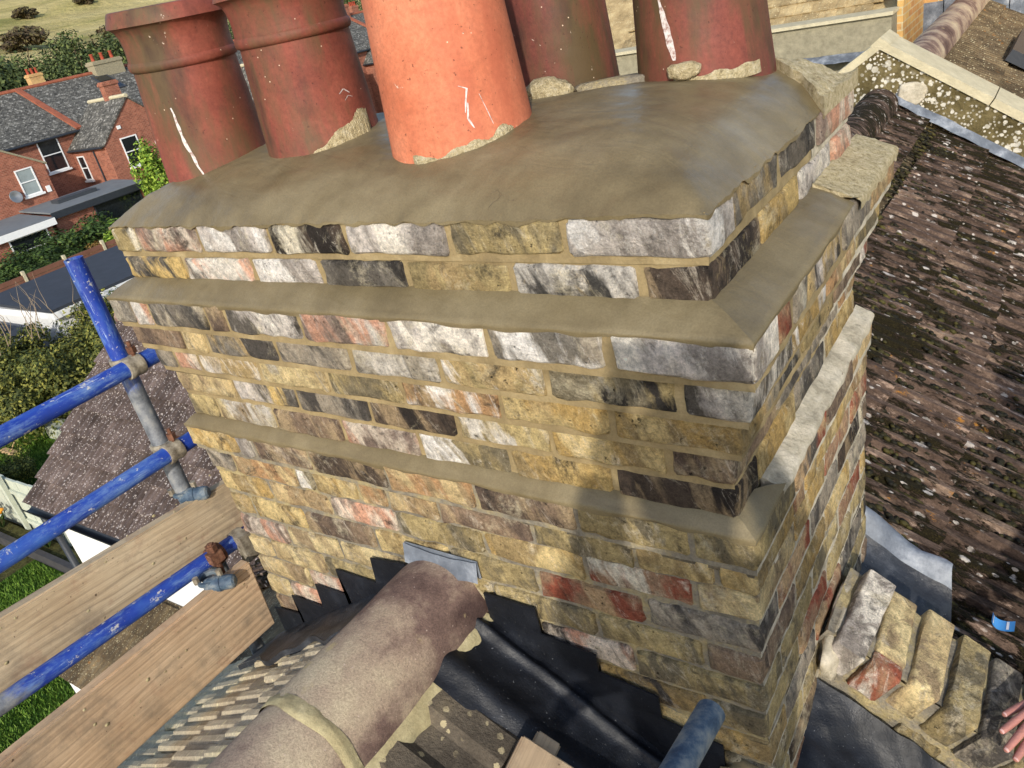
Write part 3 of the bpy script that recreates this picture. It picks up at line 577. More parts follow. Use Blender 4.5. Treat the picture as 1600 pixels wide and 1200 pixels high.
plant('bamboo', 'tall bright green feathery bamboo against the red brick gable', 'bamboo', BUSHB, None, (-43.4, 25.7, -8.25), 1.2, 0, sxyz=(1.25, 1.25, 1.25))
plant('bamboo', 'shorter bright green bamboo beside the tall one', 'bamboo', BUSHB, None, (-42.6, 26.9, -8.25), 1, 2, sxyz=(1.2, 1.2, .95))

# garden buildings with dark felt roofs
def shed(label, x0, x1, y0, y1, zt, wall, name='garden_shed'):
    t = thing(name, label, 'shed'); m = MB(); m.box((x0, y0, -8.25), (x1, y1, zt - .3)); m.build('wall', wall, t)
    r = MB(); slab(r, [(x0 - .2, y0 - .2, zt + .1), (x1 + .2, y0 - .2, zt), (x1 + .2, y1 + .2, zt), (x0 - .2, y1 + .2, zt + .1)], .1); r.build('felt_roof', 'felt_dark', t)
    f = MB(); f.box((x1 + .16, y0 - .2, zt - .32), (x1 + .21, y1 + .2, zt - .1)); f.box((x0, y0 - .21, zt - .32), (x1 + .155, y0 - .16, zt - .1)); f.build('fascia', 'upvc_white', t)
shed('white garden room with dark felt roof behind the blue pole', -30.6, -26.0, 10.0, 15.2, -5.75, 'upvc_white')
shed('dark roofed garden shed at the left edge with white trim', -32.0, -26.4, 4.6, 9.0, -6.1, 'sleeper')
fn = thing('garden_fence', 'reddish brown fence with concrete posts behind the dark felt roofs', 'fence')
for k in range(7):
    p = MB(); p.box((-36.6, 10 + k * 1.9, -8.25), (-36.45, 10.12 + k * 1.9, -6.3)); p.build('post', 'concrete_pale', fn)
    for j in range(8): p = MB(); p.box((-36.55, 10.13 + k * 1.9, -8.2 + j * .22), (-36.5, 11.89 + k * 1.9, -8.0 + j * .22)); p.build('board', 'fence_red', fn)

# near hedge
hl = ['big olive hedge bush behind the blue pole', 'olive hedge bush left of the blue pole', 'yellow green hedge bush beside the tiled roof', 'lower olive bush under the top blue rail', 'olive bush at the left edge below the dark roof', 'leafy bush against the brown tiled roof', 'grey green bush at the left edge under the rail', 'hedge bush below the white fascia']
for i, (x, y, s) in enumerate([(-25.6, 8.9, 1.15), (-26.6, 7.6, 1.1), (-22.6, 9.2, 1.15), (-23.0, 7.3, 1.0), (-27.6, 6.2, 1.05), (-20.6, 9.6, .95), (-24.4, 5.9, .9), (-25.0, 10.9, 1.05)]):
    plant('hedge_bush', hl[i], 'bush', BUSHO[i % 2], None, (x, y, -8.25), s, i * 2.1, 'overgrown garden hedge', sxyz=(s, s, s))
tw = MB(); r_ = random.Random(3)
for k in range(22):
    p = Vector((-25.2 + r_.uniform(-1.6, 1.4), 8.4 + r_.uniform(-1.6, 1.6), -5.9)); d = Vector((r_.uniform(-.4, .4), r_.uniform(-.4, .4), 1)).normalized()
    for j in range(3):
        q = p + d * r_.uniform(.3, .6); tw.tube(p, q, .012 - j * .003, .009 - j * .003, 5, False); d = (d + Vector((r_.uniform(-.55, .55), r_.uniform(-.55, .55), .1))).normalized(); p = q
tag(tw.build('bare_twigs', 'twig'), 'bare pale twigs sticking up out of the hedge', kind='stuff')
plant('flowering_shrub', 'pale flowering shrub at the left edge above the pale fence', 'shrub', BUSHO[0], None, (-20.6, 4.75, -8.25), .5, 0, sxyz=(.55, .5, .55))
# pale fence panel
fp = thing('garden_fence', 'weathered pale green garden fence between the two lawns', 'fence')
for k in range(9):
    p = MB(); p.box((-21.4 + k * .55, 4.15, -8.2), (-20.88 + k * .55, 4.2, -6.75 + .02 * (k % 3))); p.build('board', 'fence_pale', fp)
for z in (-7.9, -7.1):
    p = MB(); p.box((-21.4, 4.10, z), (-16.5, 4.148, z + .1)); p.build('rail', 'fence_pale', fp)
for x in (-20.0, -18.1, -16.55):
    p = MB(); p.box((x, 4.02, -8.2), (x + .1, 4.098, -6.65)); p.build('post', 'fence_pale', fp)
bd = thing('raised_bed', 'dark timber edged flower bed along the lawn', 'flower bed')
for a, b in (((-19.5, 3.56, -8.2), (-12.8, 3.68, -7.95)),): p = MB(); p.box(a, b); p.build('sleeper', 'sleeper', bd)
p = MB(); p.box((-19.5, 3.69, -8.2), (-12.8, 4.0, -8.02)); p.build('soil', 'soil', bd)
def flower(label, x, y, mat):
    t = thing('flowering_plant', label, 'flower'); m = MB(); r = random.Random(int(x * 10))
    for k in range(26):
        a = r.uniform(0, 6.28); q = Vector((x + r.uniform(-.25, .25), y + r.uniform(-.12, .12), -7.75 + r.uniform(-.1, .1))); m.tube((x, y, -8.05), q, .008, n=4, caps=False)
        m.add([q, q + Vector((.07 * math.cos(a), .07 * math.sin(a), .03)), q + Vector((.02, .02, .1))], [(0, 1, 2)])
    m.build('stems', 'leaf_dark', t); f = MB()
    for k in range(9):
        q = Vector((x + r.uniform(-.24, .24), y + r.uniform(-.12, .12), -7.6 + r.uniform(-.08, .08))); f.lathe([(0, 0), (.05, .01), (.07, .05), (.04, .07), (0, .06)], 8, c=q)
    f.build('blossoms', mat, t, smooth=True)
flower('pink flowering plant in the dark bed at the left edge', -19.3, 3.84, 'petal_red'); flower('orange flowering plant next to the pink one', -18.8, 3.84, 'petal_orange'); flower('orange flowers beside the dark downpipe', -16.7, 3.84, 'petal_orange')
bt = thing('garden_broom', 'wooden broom lying in the dark corner of the far lawn', 'broom'); p = MB(); p.tube((-23.0, 6.0, -8.1), (-22.3, 6.5, -7.2), .02, n=6); p.build('handle', 'broom_wood', bt); p = MB(); p.box((-23.4, 5.9, -8.17), (-22.7, 6.05, -8.07)); p.build('head', 'broom_wood', bt)
bx_ = MB(); bx_.box((-22.6, 6.9, -8.17), (-21.7, 7.3, -7.8)); bx_.box((-22.63, 6.87, -7.8), (-21.67, 7.33, -7.75)); tag(bx_.build('storage_box', 'fence_pale'), 'pale storage box on the far lawn under the rail', 'box')

# ------------------------------------------------------------------ roofs
CT, ST = .846, .533
XR = -.8
def roofz(x, z0=-.72, s=.63): return z0 - s * abs(x - XR)
def tile_mesh(w_, l_, ribs, h, th, mat, seed, lift=.026):
    prof = []; p = w_ / ribs
    for k in range(ribs): prof += [(k * p, 0), (k * p + .16 * p, h), (k * p + .52 * p, h), (k * p + .66 * p, 0)]
    prof.append((w_, 0)); mb = MB(); N = len(prof); o = []
    rows = [0, .5, 1]
    for r_i, t in enumerate(rows):
        for (x, z) in prof:
            e = .0018; mb.v.append((x + e * nz((x * 30, t * 3, 0), 1, seed), t * l_ + (0 if r_i == 0 else .004 * nz((x * 14, t, 2), 1, seed)), z + lift * t + e * nz((x * 25, t * 4, 5), 1, seed)))
    for (x, z) in prof: mb.v.append((x, l_ - .002, z + lift - th))
    for r_i in range(3):
        for k in range(N - 1):
            a = r_i * N + k; mb.f.append((a, a + N, a + N + 1, a + 1)); mb.mi.append(0)
    for side in (0, N - 1):
        mb.v.append((prof[side][0], 0, -.012)); mb.v.append((prof[side][0], l_ - .002, lift - th)); a = len(mb.v) - 2
        mb.f.append((side, a, a + 1, 2 * N + side)); mb.mi.append(0)
    me = mb.mesh('tile', mat); bm = bmesh.new(); bm.from_mesh(me); bmesh.ops.recalc_face_normals(bm, faces=bm.faces[:])
    up = sum(f.normal.z * f.calc_area() for f in bm.faces)
    if up < 0: bmesh.ops.reverse_faces(bm, faces=bm.faces[:])
    bm.to_mesh(me); bm.free(); return me
def slope_frame(side, y, s, z0=-.72):
    o = Vector((XR + side * s * CT, y, z0 - s * ST))
    return frame(o, (0, -side, 0), (side * CT, 0, -ST), (side * ST, 0, CT))
def lay(parent, meshes, side, y0, y1, s_list, z0=-.72, w_=.3, keep=None, gauge=.29):
    n = 0
    for k, s in enumerate(s_list):
        y = y0 + (w_ * .5 if k % 2 else 0) * 0
        while y < y1 - .05:
            if keep is None or keep(y, s):
                mw = slope_frame(side, y + (w_ if side > 0 else 0), s + rnd.uniform(-.004, .004), z0 + rnd.uniform(-.003, .003))
                mw = mw @ Matrix.Rotation(rnd.uniform(-.006, .006), 4, 'Z')
                obj('tile', meshes[rnd.randrange(len(meshes))], parent, mw); n += 1
            y += w_ + .002
    return n
house = thing('house_roof', 'tiled roof of the scaffolded house in front of the chimney, with mauve ridge tiles', 'roof')
TL = [tile_mesh(.1, .40, 2, .008, .012, 'tile_left', s, .024) for s in (1, 2, 3, 4, 5)]
TRN = [tile_mesh(.3, .36, 2, .018, .024, 'tile_right_near', s, .03) for s in (4, 5, 6)]
rl_ = random.Random(31); far_ = MB()
for j in range(17):
    so2 = rl_.uniform(-.09, .09)
    for k in range(16):
        s_ = max(-.0, -.05 + .29 * k + so2 + rl_.uniform(-.008, .008)); mw = slope_frame(-1, -1.72 + j * .101, s_, -.712 + rl_.uniform(-.004, .004)) @ Matrix.Rotation(rl_.uniform(-.02, .02), 4, 'Z'); me_ = TL[rl_.randrange(5)]
        if k < 6: obj('tile', me_, house, mw)
        else: far_.add([mw @ v.co for v in me_.vertices], [tuple(p.vertices) for p in me_.polygons])
tag(far_.build('tiling', 'tile_left', house), kind='stuff')
lay(house, TRN, 1, -1.63, -.12, [-.02 + .29 * k for k in range(0, 16)], -.735)
m = MB()      # roof deck below the tiles, both slopes
slab(m, [(XR, -1.75, -.76), (XR, .98, -.76), (-4.8, .98, -.76 - .63 * 4), (-4.8, -1.75, -.76 - .63 * 4)], .05)
slab(m, [(XR, -1.75, -.76), (3.2, -1.75, -.76 - .63 * 4), (3.2, .42, -.76 - .63 * 4), (XR, .42, -.76)], .05)
m.build('roof_deck', 'tile_brown', house)
m = MB(); m.box((-4.75, -1.7, -8.25), (3.1, .9, -3.35)); m.build('wall', 'brick_yellow_far', house)
def ridge_piece(name, y0, y1, r0, r1, parent, zc, mat='ridge_tile', th=.016, seed=0):
    m = MB(); n = 18; L = 8
    def P(u, v, dr):
        a = math.pi * (1.04 - 1.08 * u); y = y0 + (y1 - y0) * v; r = r0 + (r1 - r0) * v + dr
        k = .0025 * nz((a * 2, y * 9, 1), 1, seed)
        return (XR + (r + k) * math.cos(a), y, zc + (r + k) * math.sin(a) * 1.0)
    m.grid(lambda u, v: P(u, v, 0), n, L); m.grid(lambda u, v: P(u, v, -th), n, L, flip=True)
    for v in (0, 1): m.grid(lambda u, t: P(u, v, -th * t), n, 1, flip=(v == 1))
    for u in (0, 1): m.grid(lambda v, t: P(u, v, -th * t), L, 1, flip=(u == 0))
    return m.build(name, mat, parent, auto=50, fix=True)
ridge_piece('ridge_tile', -.385, .062, .128, .122, house, -.765, seed=1)
ridge_piece('ridge_tile', -.85, -.402, .128, .124, house, -.765, seed=2)
ridge_piece('ridge_tile', -1.32, -.868, .128, .124, house, -.765, seed=3)
ridge_piece('ridge_tile', -1.75, -1.335, .128, .124, house, -.765, seed=4)
def blobstrip(parent, name, pts, halfw, h, mat, seed=0, nrm=(0, 0, 1), side=None):
    """an irregular strip of hand-laid mortar along a polyline"""
    m = MB(); pts = [Vector(p) for p in pts]; L = sum((pts[i + 1] - pts[i]).length for i in range(len(pts) - 1)); n = max(8, int(L / .012)); nrm = Vector(nrm).normalized()
    def at(t):
        d = t * L
        for i in range(len(pts) - 1):
            l_ = (pts[i + 1] - pts[i]).length
            if d <= l_ + 1e-6: return pts[i].lerp(pts[i + 1], min(1, d / l_)), (pts[i + 1] - pts[i]).normalized()
            d -= l_
        return pts[-1], (pts[-1] - pts[-2]).normalized()
    prof = [(-1, -.3), (-.85, .5), (-.3, 1), (.35, 1), (.85, .45), (1, -.3)]
    def P(u, v):
        p, t = at(u); b = nrm.cross(t).normalized(); i = min(4, int(v * 5)); f_ = v * 5 - i; a = prof[i]; c = prof[min(5, i + 1)]
        x = a[0] + (c[0] - a[0]) * f_; z = a[1] + (c[1] - a[1]) * f_
        wv = 1 + .45 * nz((p.x * 18, p.y * 18, p.z * 18 + (1 if x > 0 else -1) * 3), 1, seed); q = p + b * halfw * x * wv + nrm * h * z
        return q + nrm * .003 * nz(q, 45, seed)
    m.grid(P, n, 5); return m.build(name, mat, parent, smooth=True, fix=False)
# mortar bedding along the ridge, right and left, and between the ridge tiles
blobstrip(house, 'mortar_bedding', [(-.672, -1.75, -.79), (-.672, -.4, -.79), (-.675, .05, -.785)], .036, .012, 'mortar_pale', 3, (.75, 0, .66))
blobstrip(house, 'mortar_bedding', [(-.928, -1.75, -.79), (-.928, -.4, -.79), (-.925, .05, -.785)], .02, .012, 'mortar_pale', 4, (-.75, 0, .66))
for y in (-.394, -.859, -1.327):
    m = MB(); m.grid(lambda u, v: (XR + (.1275 + .004 * math.sin(v * math.pi) + .003 * nz((u * 20, v * 3, y), 1)) * math.cos(math.pi * (1.05 - 1.1 * u)), y - .017 + .034 * v + .007 * nz((u * 6, v, y * 3), 1), -.765 + (.1275 + .004 * math.sin(v * math.pi) + .003 * nz((u * 20, v * 3, y), 1)) * math.sin(math.pi * (1.05 - 1.1 * u))), 40, 6); m.build('mortar_bedding', 'mortar_pale', house, smooth=True)
# lead: left stepped flashing and apron
lead = thing('lead_flashing', 'black lead flashing with sawtooth top left of the ridge tile', 'flashing')
YF = .050
saw = [(-.90, -.685), (-1.02, -.70), (-1.03, -.785), (-1.18, -.785), (-1.165, -.875), (-1.30, -.875), (-1.305, -.962), (-1.44, -.962), (-1.43, -1.035), (-1.56, -1.05)]
def polysheet(mb, top, zbot, y, th=.004):
    for (x0, z0), (x1, z1) in zip(top, top[1:]):
        if abs(x0 - x1) < .004: continue
        v = [(x0, y, z0), (x1, y, z1), (x1, y, zbot(x1)), (x0, y, zbot(x0))]; mb.add(v + [(a, b - th, c) for a, b, c in v], [(4, 5, 6, 7), (3, 2, 1, 0), (0, 1, 5, 4), (2, 3, 7, 6), (1, 2, 6, 5), (3, 0, 4, 7)])
m = MB(); polysheet(m, saw, lambda x: roofz(x) - .03, YF); m.build('upstand', 'lead_dark', lead, fix=True)
def apron(u, v):
    x = -.9 - u * .72; y = YF - .004 - v * (.155 + .06 * nz((x * 5, 0, 0), 1) + .015 * math.sin(x * 17)); s_ = abs(x - XR)
    z = roofz(x, -.70) + .024 + .016 * v + .006 * (1 - v) ** 3 + .007 * nz((x * 16, y * 16, 0), 1) + .006 * math.sin(x * 40 + y * 20) * v
    return (x, y, z)
m = MB(); m.grid(apron, 60, 16); m.grid(lambda u, v: tuple(Vector(apron(u, 1)) + Vector((0, -.001, -.02 * v))), 60, 1); m.build('apron', 'lead_worn', lead, smooth=True, fix=False)
# right: stepped upstand, gutter tray with rolls
leadr = thing('lead_tray', 'black painted lead gutter tray with raised rolls right of the ridge', 'flashing')
stp = [(-.668, -.700), (-.531, -.700), (-.531, -.775), (-.398, -.785), (-.398, -.835), (-.264, -.850), (-.264, -.915), (-.135, -.93), (-.135, -1.0), (-.03, -1.01)]
m = MB(); polysheet(m, stp, lambda x: roofz(x) - .03, .050); m.build('upstand', 'lead_dark', leadr, fix=True)
def tray(u, v):
    x = -.69 + u * 1.25; y = .046 - v * .205; r1 = math.exp(-((y - .016) / .012) ** 2) * .017; r2 = math.exp(-((y + .105) / .032) ** 2) * .024
    crease = .006 * nz((x * 9, y * 14, 2), 1) + .004 * nz((x * 30, y * 30, 4), 1)
    return (x, y + .006 * nz((x * 5, 1, 1), 1), roofz(x, -.71) + .016 + r1 + r2 + crease)
m = MB(); m.grid(tray, 110, 44, flip=True); m.build('tray', 'lead_dark', leadr, smooth=True, fix=False)
m = MB(); m.grid(lambda u, v: (-.88 + u * .215, .047 - .012 * v, -.612 - .01 * math.sin(u * 3) - v * .05 + .006 * nz((u * 4, v, 1), 1)), 14, 4); m.grid(lambda u, v: (-.88 + u * .215, .051, -.612 - v * .05), 14, 2, flip=True)
tag(m.build('lead_saddle', 'lead_grey', smooth=True), 'pale grey lead saddle tucked over the end of the ridge tile', 'flashing')
# timber offcuts lying on the tray
def plank(name, lab, cat, c, dims, rot, mat='wood_board', parent=None):
    m = MB(); a, b, d = dims; r_ = .004
    def bvl(mb):
        bm = bmesh.new(); bmesh.ops.create_cube(bm, size=1); bmesh.ops.scale(bm, vec=(a, b, d), verts=bm.verts[:]); bmesh.ops.bevel(bm, geom=bm.edges[:], offset=r_, segments=2, affect='EDGES')
        me = bpy.data.meshes.new(name); bm.to_mesh(me); bm.free(); me.materials.append(MATS[mat]); return me
    o = obj(name, bvl(m)); o.matrix_world = Matrix.Translation(c) @ rot; o['seed'] = (rnd.uniform(0, 9), rnd.uniform(0, 9), rnd.uniform(0, 9)); o['tone'] = (.86, .82, .78)
    if lab: tag(o, lab, cat)
    if parent: o.parent = parent
    return o
sf = frame((0, 0, 0), (CT, 0, -ST), (0, 1, 0), (ST, 0, CT))
def on_slope(x, y, h): return Vector((x, y, roofz(x))) + Vector((ST, 0, CT)) * h
plank('timber_offcut', 'pale sawn timber offcut lying on the black lead at bottom', 'timber', on_slope(-.36, -.215, .075), (.34, .16, .032), sf @ Matrix.Rotation(.12, 4, 'Z'))
plank('timber_batten', 'thin brown timber batten beneath the pale offcut', 'timber', on_slope(-.46, -.215, .045), (.055, .22, .022), sf @ Matrix.Rotation(.1, 4, 'Z'))

# neighbour's roof beyond the party wall
nb = thing('neighbour_roof', 'mossy dark brown tiled roof with white lichen right of the chimney', 'roof')
TN = [tile_mesh(.294, .35, 4, .028, .034, 'tile_neighbour', s, .052) for s in (7, 8, 9, 10)]
SL = [.16 + .29 * k - .35 for k in range(1, 14)]
lay(nb, TN, 1, .70, 4.98, [-.02] + SL[1:13], -.745)
m = MB(); slab(m, [(XR, .64, -.77), (3.2, .64, -.77 - .63 * 4), (3.2, 4.98, -.77 - .63 * 4), (XR, 4.98, -.77)], .05)
slab(m, [(XR, .985, -.77), (XR, 4.98, -.77), (-4.8, 4.98, -.77 - .63 * 4), (-4.8, .985, -.77 - .63 * 4)], .05); m.build('roof_deck', 'tile_brown', nb)
mhid = MB(); tmp = TN[0]
for k in range(15):
    y = .98
    while y < 4.9:
        mw = slope_frame(-1, y, -.02 + .29 * k, -.745); mhid.add([mw @ v.co for v in tmp.vertices], [tuple(p.vertices) for p in tmp.polygons]); y += .302
tag(mhid.build('tiling', 'tile_neighbour', nb), kind='stuff')
y = .96; k = 0
while y < 4.9:
    ridge_piece('ridge_tile', y, y + .44, .125, .13, nb, -.765, 'tile_neighbour', seed=20 + k); y += .445; k += 1
m = MB(); m.box((-4.75, .92, -8.25), (3.1, 4.98, -3.35)); m.build('wall', 'brick_yellow_far', nb)
# moss cushions in the grooves
mo = MB(); ico = bmesh.new(); bmesh.ops.create_icosphere(ico, subdivisions=1, radius=1); iv = [v.co.copy() for v in ico.verts]; if_ = [tuple(v.index for v in f.verts) for f in ico.faces]; ico.free()
cnt = 0; r_ = random.Random(5)
while cnt < 20000:
    y = .75 + 4.2 * r_.random() ** 1.35; s = r_.uniform(.05, 2.1)
    g = nz((s * 1.5, y * 2.6, 0), 1.3, 3) + .45 * nz((s * 4, y * 9, 2), 1, 6)
    near = max(0, 1.2 - (y - .7) * .35)
    strip = r_.random() < .62
    if g + r_.uniform(-.12, .12) < (-.05 if strip else .22) - .2 * near: continue
    groove = .70 + round((y - .70) / .0735 / 1.027) * .0735 * 1.027 + .012 + (r_.gauss(0, .006) if strip else r_.gauss(0, .013)); mw = slope_frame(1, groove, s, -.745)
    sx, sy, sz = (r_.uniform(.004, .010), r_.uniform(.010, .026), r_.uniform(.004, .009)) if strip else (r_.uniform(.006, .014), r_.uniform(.008, .020), r_.uniform(.004, .010)); lift = (.004 if strip else .022) + .050 * (((s + .35 - .16) % .29) / .35)
    mo.add([mw @ Vector((v.x * sx * (1 + .35 * nz(v, 2, cnt % 97)), v.y * sy, v.z * sz * (1 + .4 * nz(v, 3, cnt % 89)) + lift)) for v in iv], if_); cnt += 1
tag(mo.build('moss', 'moss', nb, smooth=True), kind='stuff')
# pale lead gutter piece between neighbour tiles and party wall
lg = thing('lead_gutter', 'pale grey lead gutter sheet behind the party wall coping', 'flashing')
def lgf(u, v):
    x = -.10 + u * .27; y = .672 + v * .36; f = .07 * math.exp(-((v - .86) / .12) ** 2) + .04 * math.exp(-((v - .0) / .12) ** 2)
    return (x + .03 * nz((v * 3, 1, 1), 1) * u, y + .02 * nz((u * 3, 1, 5), 1), roofz(x, -.70) + .075 + f * (1 + .25 * math.sin(u * 8)) + .006 * nz((u * 6, v * 6, 0), 1))
m = MB(); m.grid(lambda u, v: lgf(u, v * .74), 36, 30, flip=True); m.build('sheet', 'lead_worn', lg, smooth=True); m = MB(); m.grid(lambda u, v: lgf(u, .74 + v * .26), 36, 12, flip=True); m.build('rolled_edge', 'lead_grey', lg, smooth=True); m = MB(); m.grid(lambda u, v: tuple(Vector(lgf(u, v)) - Vector((0, 0, .003))), 36, 36); m.build('underside', 'lead_grey', lg, smooth=True)
lt = thing('plastic_scrap', 'small bright blue plastic scrap on the mossy roof tiles', 'litter'); o_ = on_slope(.25, .99, .055)
def sc_(u, v): return o_ + Vector((CT, 0, -ST)) * (u - .5) * .055 + Vector((0, 1, 0)) * (v - .5) * .038 + Vector((ST, 0, CT)) * (.012 * (u - .4) ** 2 * 6)
m = MB(); m.grid(sc_, 8, 4, flip=True); m.grid(lambda u, v: sc_(u, v) - Vector((0, 0, .0025)), 8, 4); m.build('sheet', 'plastic_blue', lt, smooth=True)
for a in (.2, .8): m = MB(); m.grid(lambda u, v: sc_(.1 + u * .08 + (a - .2) * 1.1, .1 + v * .8) + Vector((.0008, 0, .0015)), 2, 4, flip=True); m.build('stripe', 'paper_white', lt)

# ------------------------------------------------------------------ bricks
PAL = {
 'Y': ((180, 150, 94), (152, 131, 92), (200, 177, 126)), 'O': ((162, 144, 102), (120, 110, 88), (186, 166, 118)), 'G': ((124, 117, 106), (162, 150, 132), (80, 75, 70)),
 'W': ((200, 190, 180), (148, 139, 130), (228, 219, 204)), 'P': ((198, 150, 124), (216, 200, 180), (136, 118, 106)), 'K': ((48, 42, 38), (80, 68, 58), (146, 126, 98)),
 'D': ((72, 69, 65), (112, 104, 93), (170, 158, 136)), 'R': ((148, 82, 62), (156, 124, 98), (186, 156, 118)), 'C': ((214, 194, 146), (190, 168, 124), (150, 130, 100)),
 'B': ((104, 88, 76), (138, 117, 96), (170, 148, 116)), 'T': ((178, 140, 100), (158, 135, 101), (202, 178, 132))}
def box_mesh(L, D, H, seed, ny=1, amp=1.0, mat='brick'):
    nx = max(2, int(L / .03)); nzv = 2; e = .007
    xs = [0, e] + [x for x in (L * i / nx for i in range(1, nx)) if e * 1.4 < x < L - e * 1.4] + [L - e, L]; ys = [0, min(e, D * .3)] + [D * i / (ny + 1) for i in range(1, ny + 1) if D * i / (ny + 1) > e * 1.3] + [D]; zs = [0, e, H * .5, H - e, H]
    I, J, K = len(xs) - 1, len(ys) - 1, len(zs) - 1; idx = {}; v = []; f = []
    def vid(i, j, k):
        if (i, j, k) in idx: return idx[(i, j, k)]
        p = Vector((xs[i], ys[j], zs[k])); ext = (i in (0, I)) + (j == 0) + (k in (0, K)); q = p.copy()
        if ext >= 2:
            r = .0026 if ext == 2 else .0045; r *= max(.3, min(1.45, 1 + 1.2 * nz(p, 40, seed)))
            if i == 0: q.x += r
            if i == I: q.x -= r
            if j == 0: q.y += r
            if k == 0: q.z += r
            if k == K: q.z -= r
        if j < J:
            q.x += amp * (.0022 * nz(p, 30, seed + 1) + .0016 * nz(p, 90, seed + 4)); q.z += amp * (.0034 * nz((p.x, p.y, k * .03), 22, seed + 2) + .0016 * nz(p, 80, seed + 5)); q.y += amp * (.003 * nz(p, 14, seed + 3) + .0012 * nz(p, 70, seed + 6))
        idx[(i, j, k)] = len(v); v.append(tuple(q)); return idx[(i, j, k)]
    for i in range(I):
        for k in range(K): f.append((vid(i, 0, k), vid(i + 1, 0, k), vid(i + 1, 0, k + 1), vid(i, 0, k + 1)))
        for j in range(J):
            f.append((vid(i, j, K), vid(i + 1, j, K), vid(i + 1, j + 1, K), vid(i, j + 1, K))); f.append((vid(i, j, 0), vid(i, j + 1, 0), vid(i + 1, j + 1, 0), vid(i + 1, j, 0)))
    for j in range(J):
        for k in range(K):
            f.append((vid(I, j, k), vid(I, j + 1, k), vid(I, j + 1, k + 1), vid(I, j, k + 1))); f.append((vid(0, j, k), vid(0, j, k + 1), vid(0, j + 1, k + 1), vid(0, j + 1, k)))
    me = bpy.data.meshes.new('brick'); me.from_pydata(v, [], f); me.materials.append(MATS[mat]); me.polygons.foreach_set('use_smooth', [True] * len(f)); me.update(); me.set_sharp_from_angle(angle=math.radians(42)); return me
BS = [0]
def brick(parent, mw, L, D, H, code, ny=1, amp=1.0, cm=(158, 140, 100), ex=1.0):
    BS[0] += 1; o = obj('brick', box_mesh(L, D, H, BS[0] * 1.37, ny, amp), parent, mw); r = random.Random(BS[0])
    cs = list(PAL[code]); 
    if r.random() < .5 * ex: cs[2] = r.choice(((226, 218, 206), (222, 212, 190), (228, 222, 214), (58, 54, 50), (78, 72, 66), (204, 160, 136), (168, 158, 140), (196, 168, 110)))
    if r.random() < .3 * ex: cs[1] = r.choice(((206, 198, 186), (96, 90, 82), (176, 152, 108)))
    k = r.uniform(.95, 1.25)
    for nm, c in zip(('ca', 'cb', 'cc'), cs): o[nm] = tuple(v * k for v in S(*c)[:3])
    o['cm'] = S(*cm)[:3]; o['seed'] = (r.uniform(0, 20), r.uniform(0, 20), r.uniform(0, 20)); return o
stackt = thing('chimney_stack', 'corbelled yellow stock brick chimney stack with fresh mortar ledges', 'chimney')
# course: bottom z at left, at right, height, front y, right x, left x, joints, codes
CO = [
 ('A1', .0985, .0985, .060, .0526, -.071, -1.557, [-1.557, -1.457, -1.221, -.987, -.769, -.526, -.30, -.071], 'OPWKWOW'),
 ('A2', .031, .026, .056, .057, -.075, -1.553, [-1.553, -1.324, -1.081, -.871, -.645, -.416, -.185, -.075], 'DGWGODK'),
 ('B1', -.0667, -.0667, .0655, .0, .0, -1.605, [-1.605, -1.521, -1.446, -1.225, -1.156, -.915, -.676, -.451, -.224, 0], 'GPDBWPWGW'),
 ('B2', -.138, -.143, .063, .020, -.021, -1.597, [-1.597, -1.389, -1.30, -1.051, -.823, -.592, -.362, -.126, -.021], 'BCGGGOOW'),
 ('B3', -.212, -.219, .064, .043, -.044, -1.583, [-1.583, -1.505, -1.404, -1.175, -.946, -.731, -.49, -.263, -.044], 'GPWCOTYY'),
 ('B4', -.290, -.290, .064, .060, -.066, -1.561, [-1.561, -1.328, -1.098, -.865, -.627, -.408, -.18, -.066], 'CWGKOYB'),
 ('B5', -.367, -.363, .065, .064, -.068, -1.561, [-1.561, -1.443, -1.217, -.981, -.749, -.515, -.292, -.068], 'OCBPOYK'),
 ('C1', -.459, -.447, .065, .042, -.034, -1.598, [-1.598, -1.388, -1.325, -1.111, -.861, -.612, -.376, -.147, -.034], 'YWBKTBOO'),
 ('C2', -.537, -.514, .064, .055, -.042, -1.573, [-1.573, -1.465, -1.211, -1.145, -.992, -.896, -.743, -.497, -.271, -.115, -.042], 'GTOYTTBOYYR'),
 ('C3', -.612, -.579, .064, .057, -.043, -1.562, [-1.562, -1.348, -1.115, -.889, -.636, -.389, -.16, -.043], 'YTPOYRC'),
 ('C4', -.688, -.654, .065, .057, -.045, -1.555, [-1.555, -1.464, -1.243, -.99, -.75, -.515, -.267, -.045], 'OYBYORG'),
 ('C5', -.764, -.731, .064, .058, -.046, -1.557, [-1.557, -1.355, -1.145, -.9, -.65, -.385, -.155, -.046], 'PCCOOOB'),
 ('C6', -.840, -.806, .064, .058, -.045, -1.555, [-1.555, -1.46, -1.235, -1.0, -.77, -.54, -.31, -.045], 'CCOYOPO'),
 ('C7', -.916, -.881, .064, .058, -.045, -1.553, [-1.553, -1.33, -1.1, -.87, -.64, -.41, -.16, -.045], 'CPOOOYO'),
 ('C8', -.992, -.956, .064, .058, -.043, -1.553, [-1.553, -1.45, -1.22, -1.0, -.77, -.54, -.29, -.043], 'CPOOOOY'),
 ('C9', -1.068, -1.031, .064, .058, -.042, -1.55, [-1.55, -1.33, -1.1, -.87, -.64, -.41, -.15, -.042], 'BBOOOOO'),
 ('C10', -1.144, -1.106, .064, .058, -.042, -1.55, [-1.55, -1.44, -.27, -.042], 'BOO'),
 ('C11', -1.219, -1.181, .064, .058, -.042, -1.55, [-1.55, -1.44, -.16, -.042], 'BOR'),
]
BACK = {'A': .878, 'B': .93, 'C': .905}
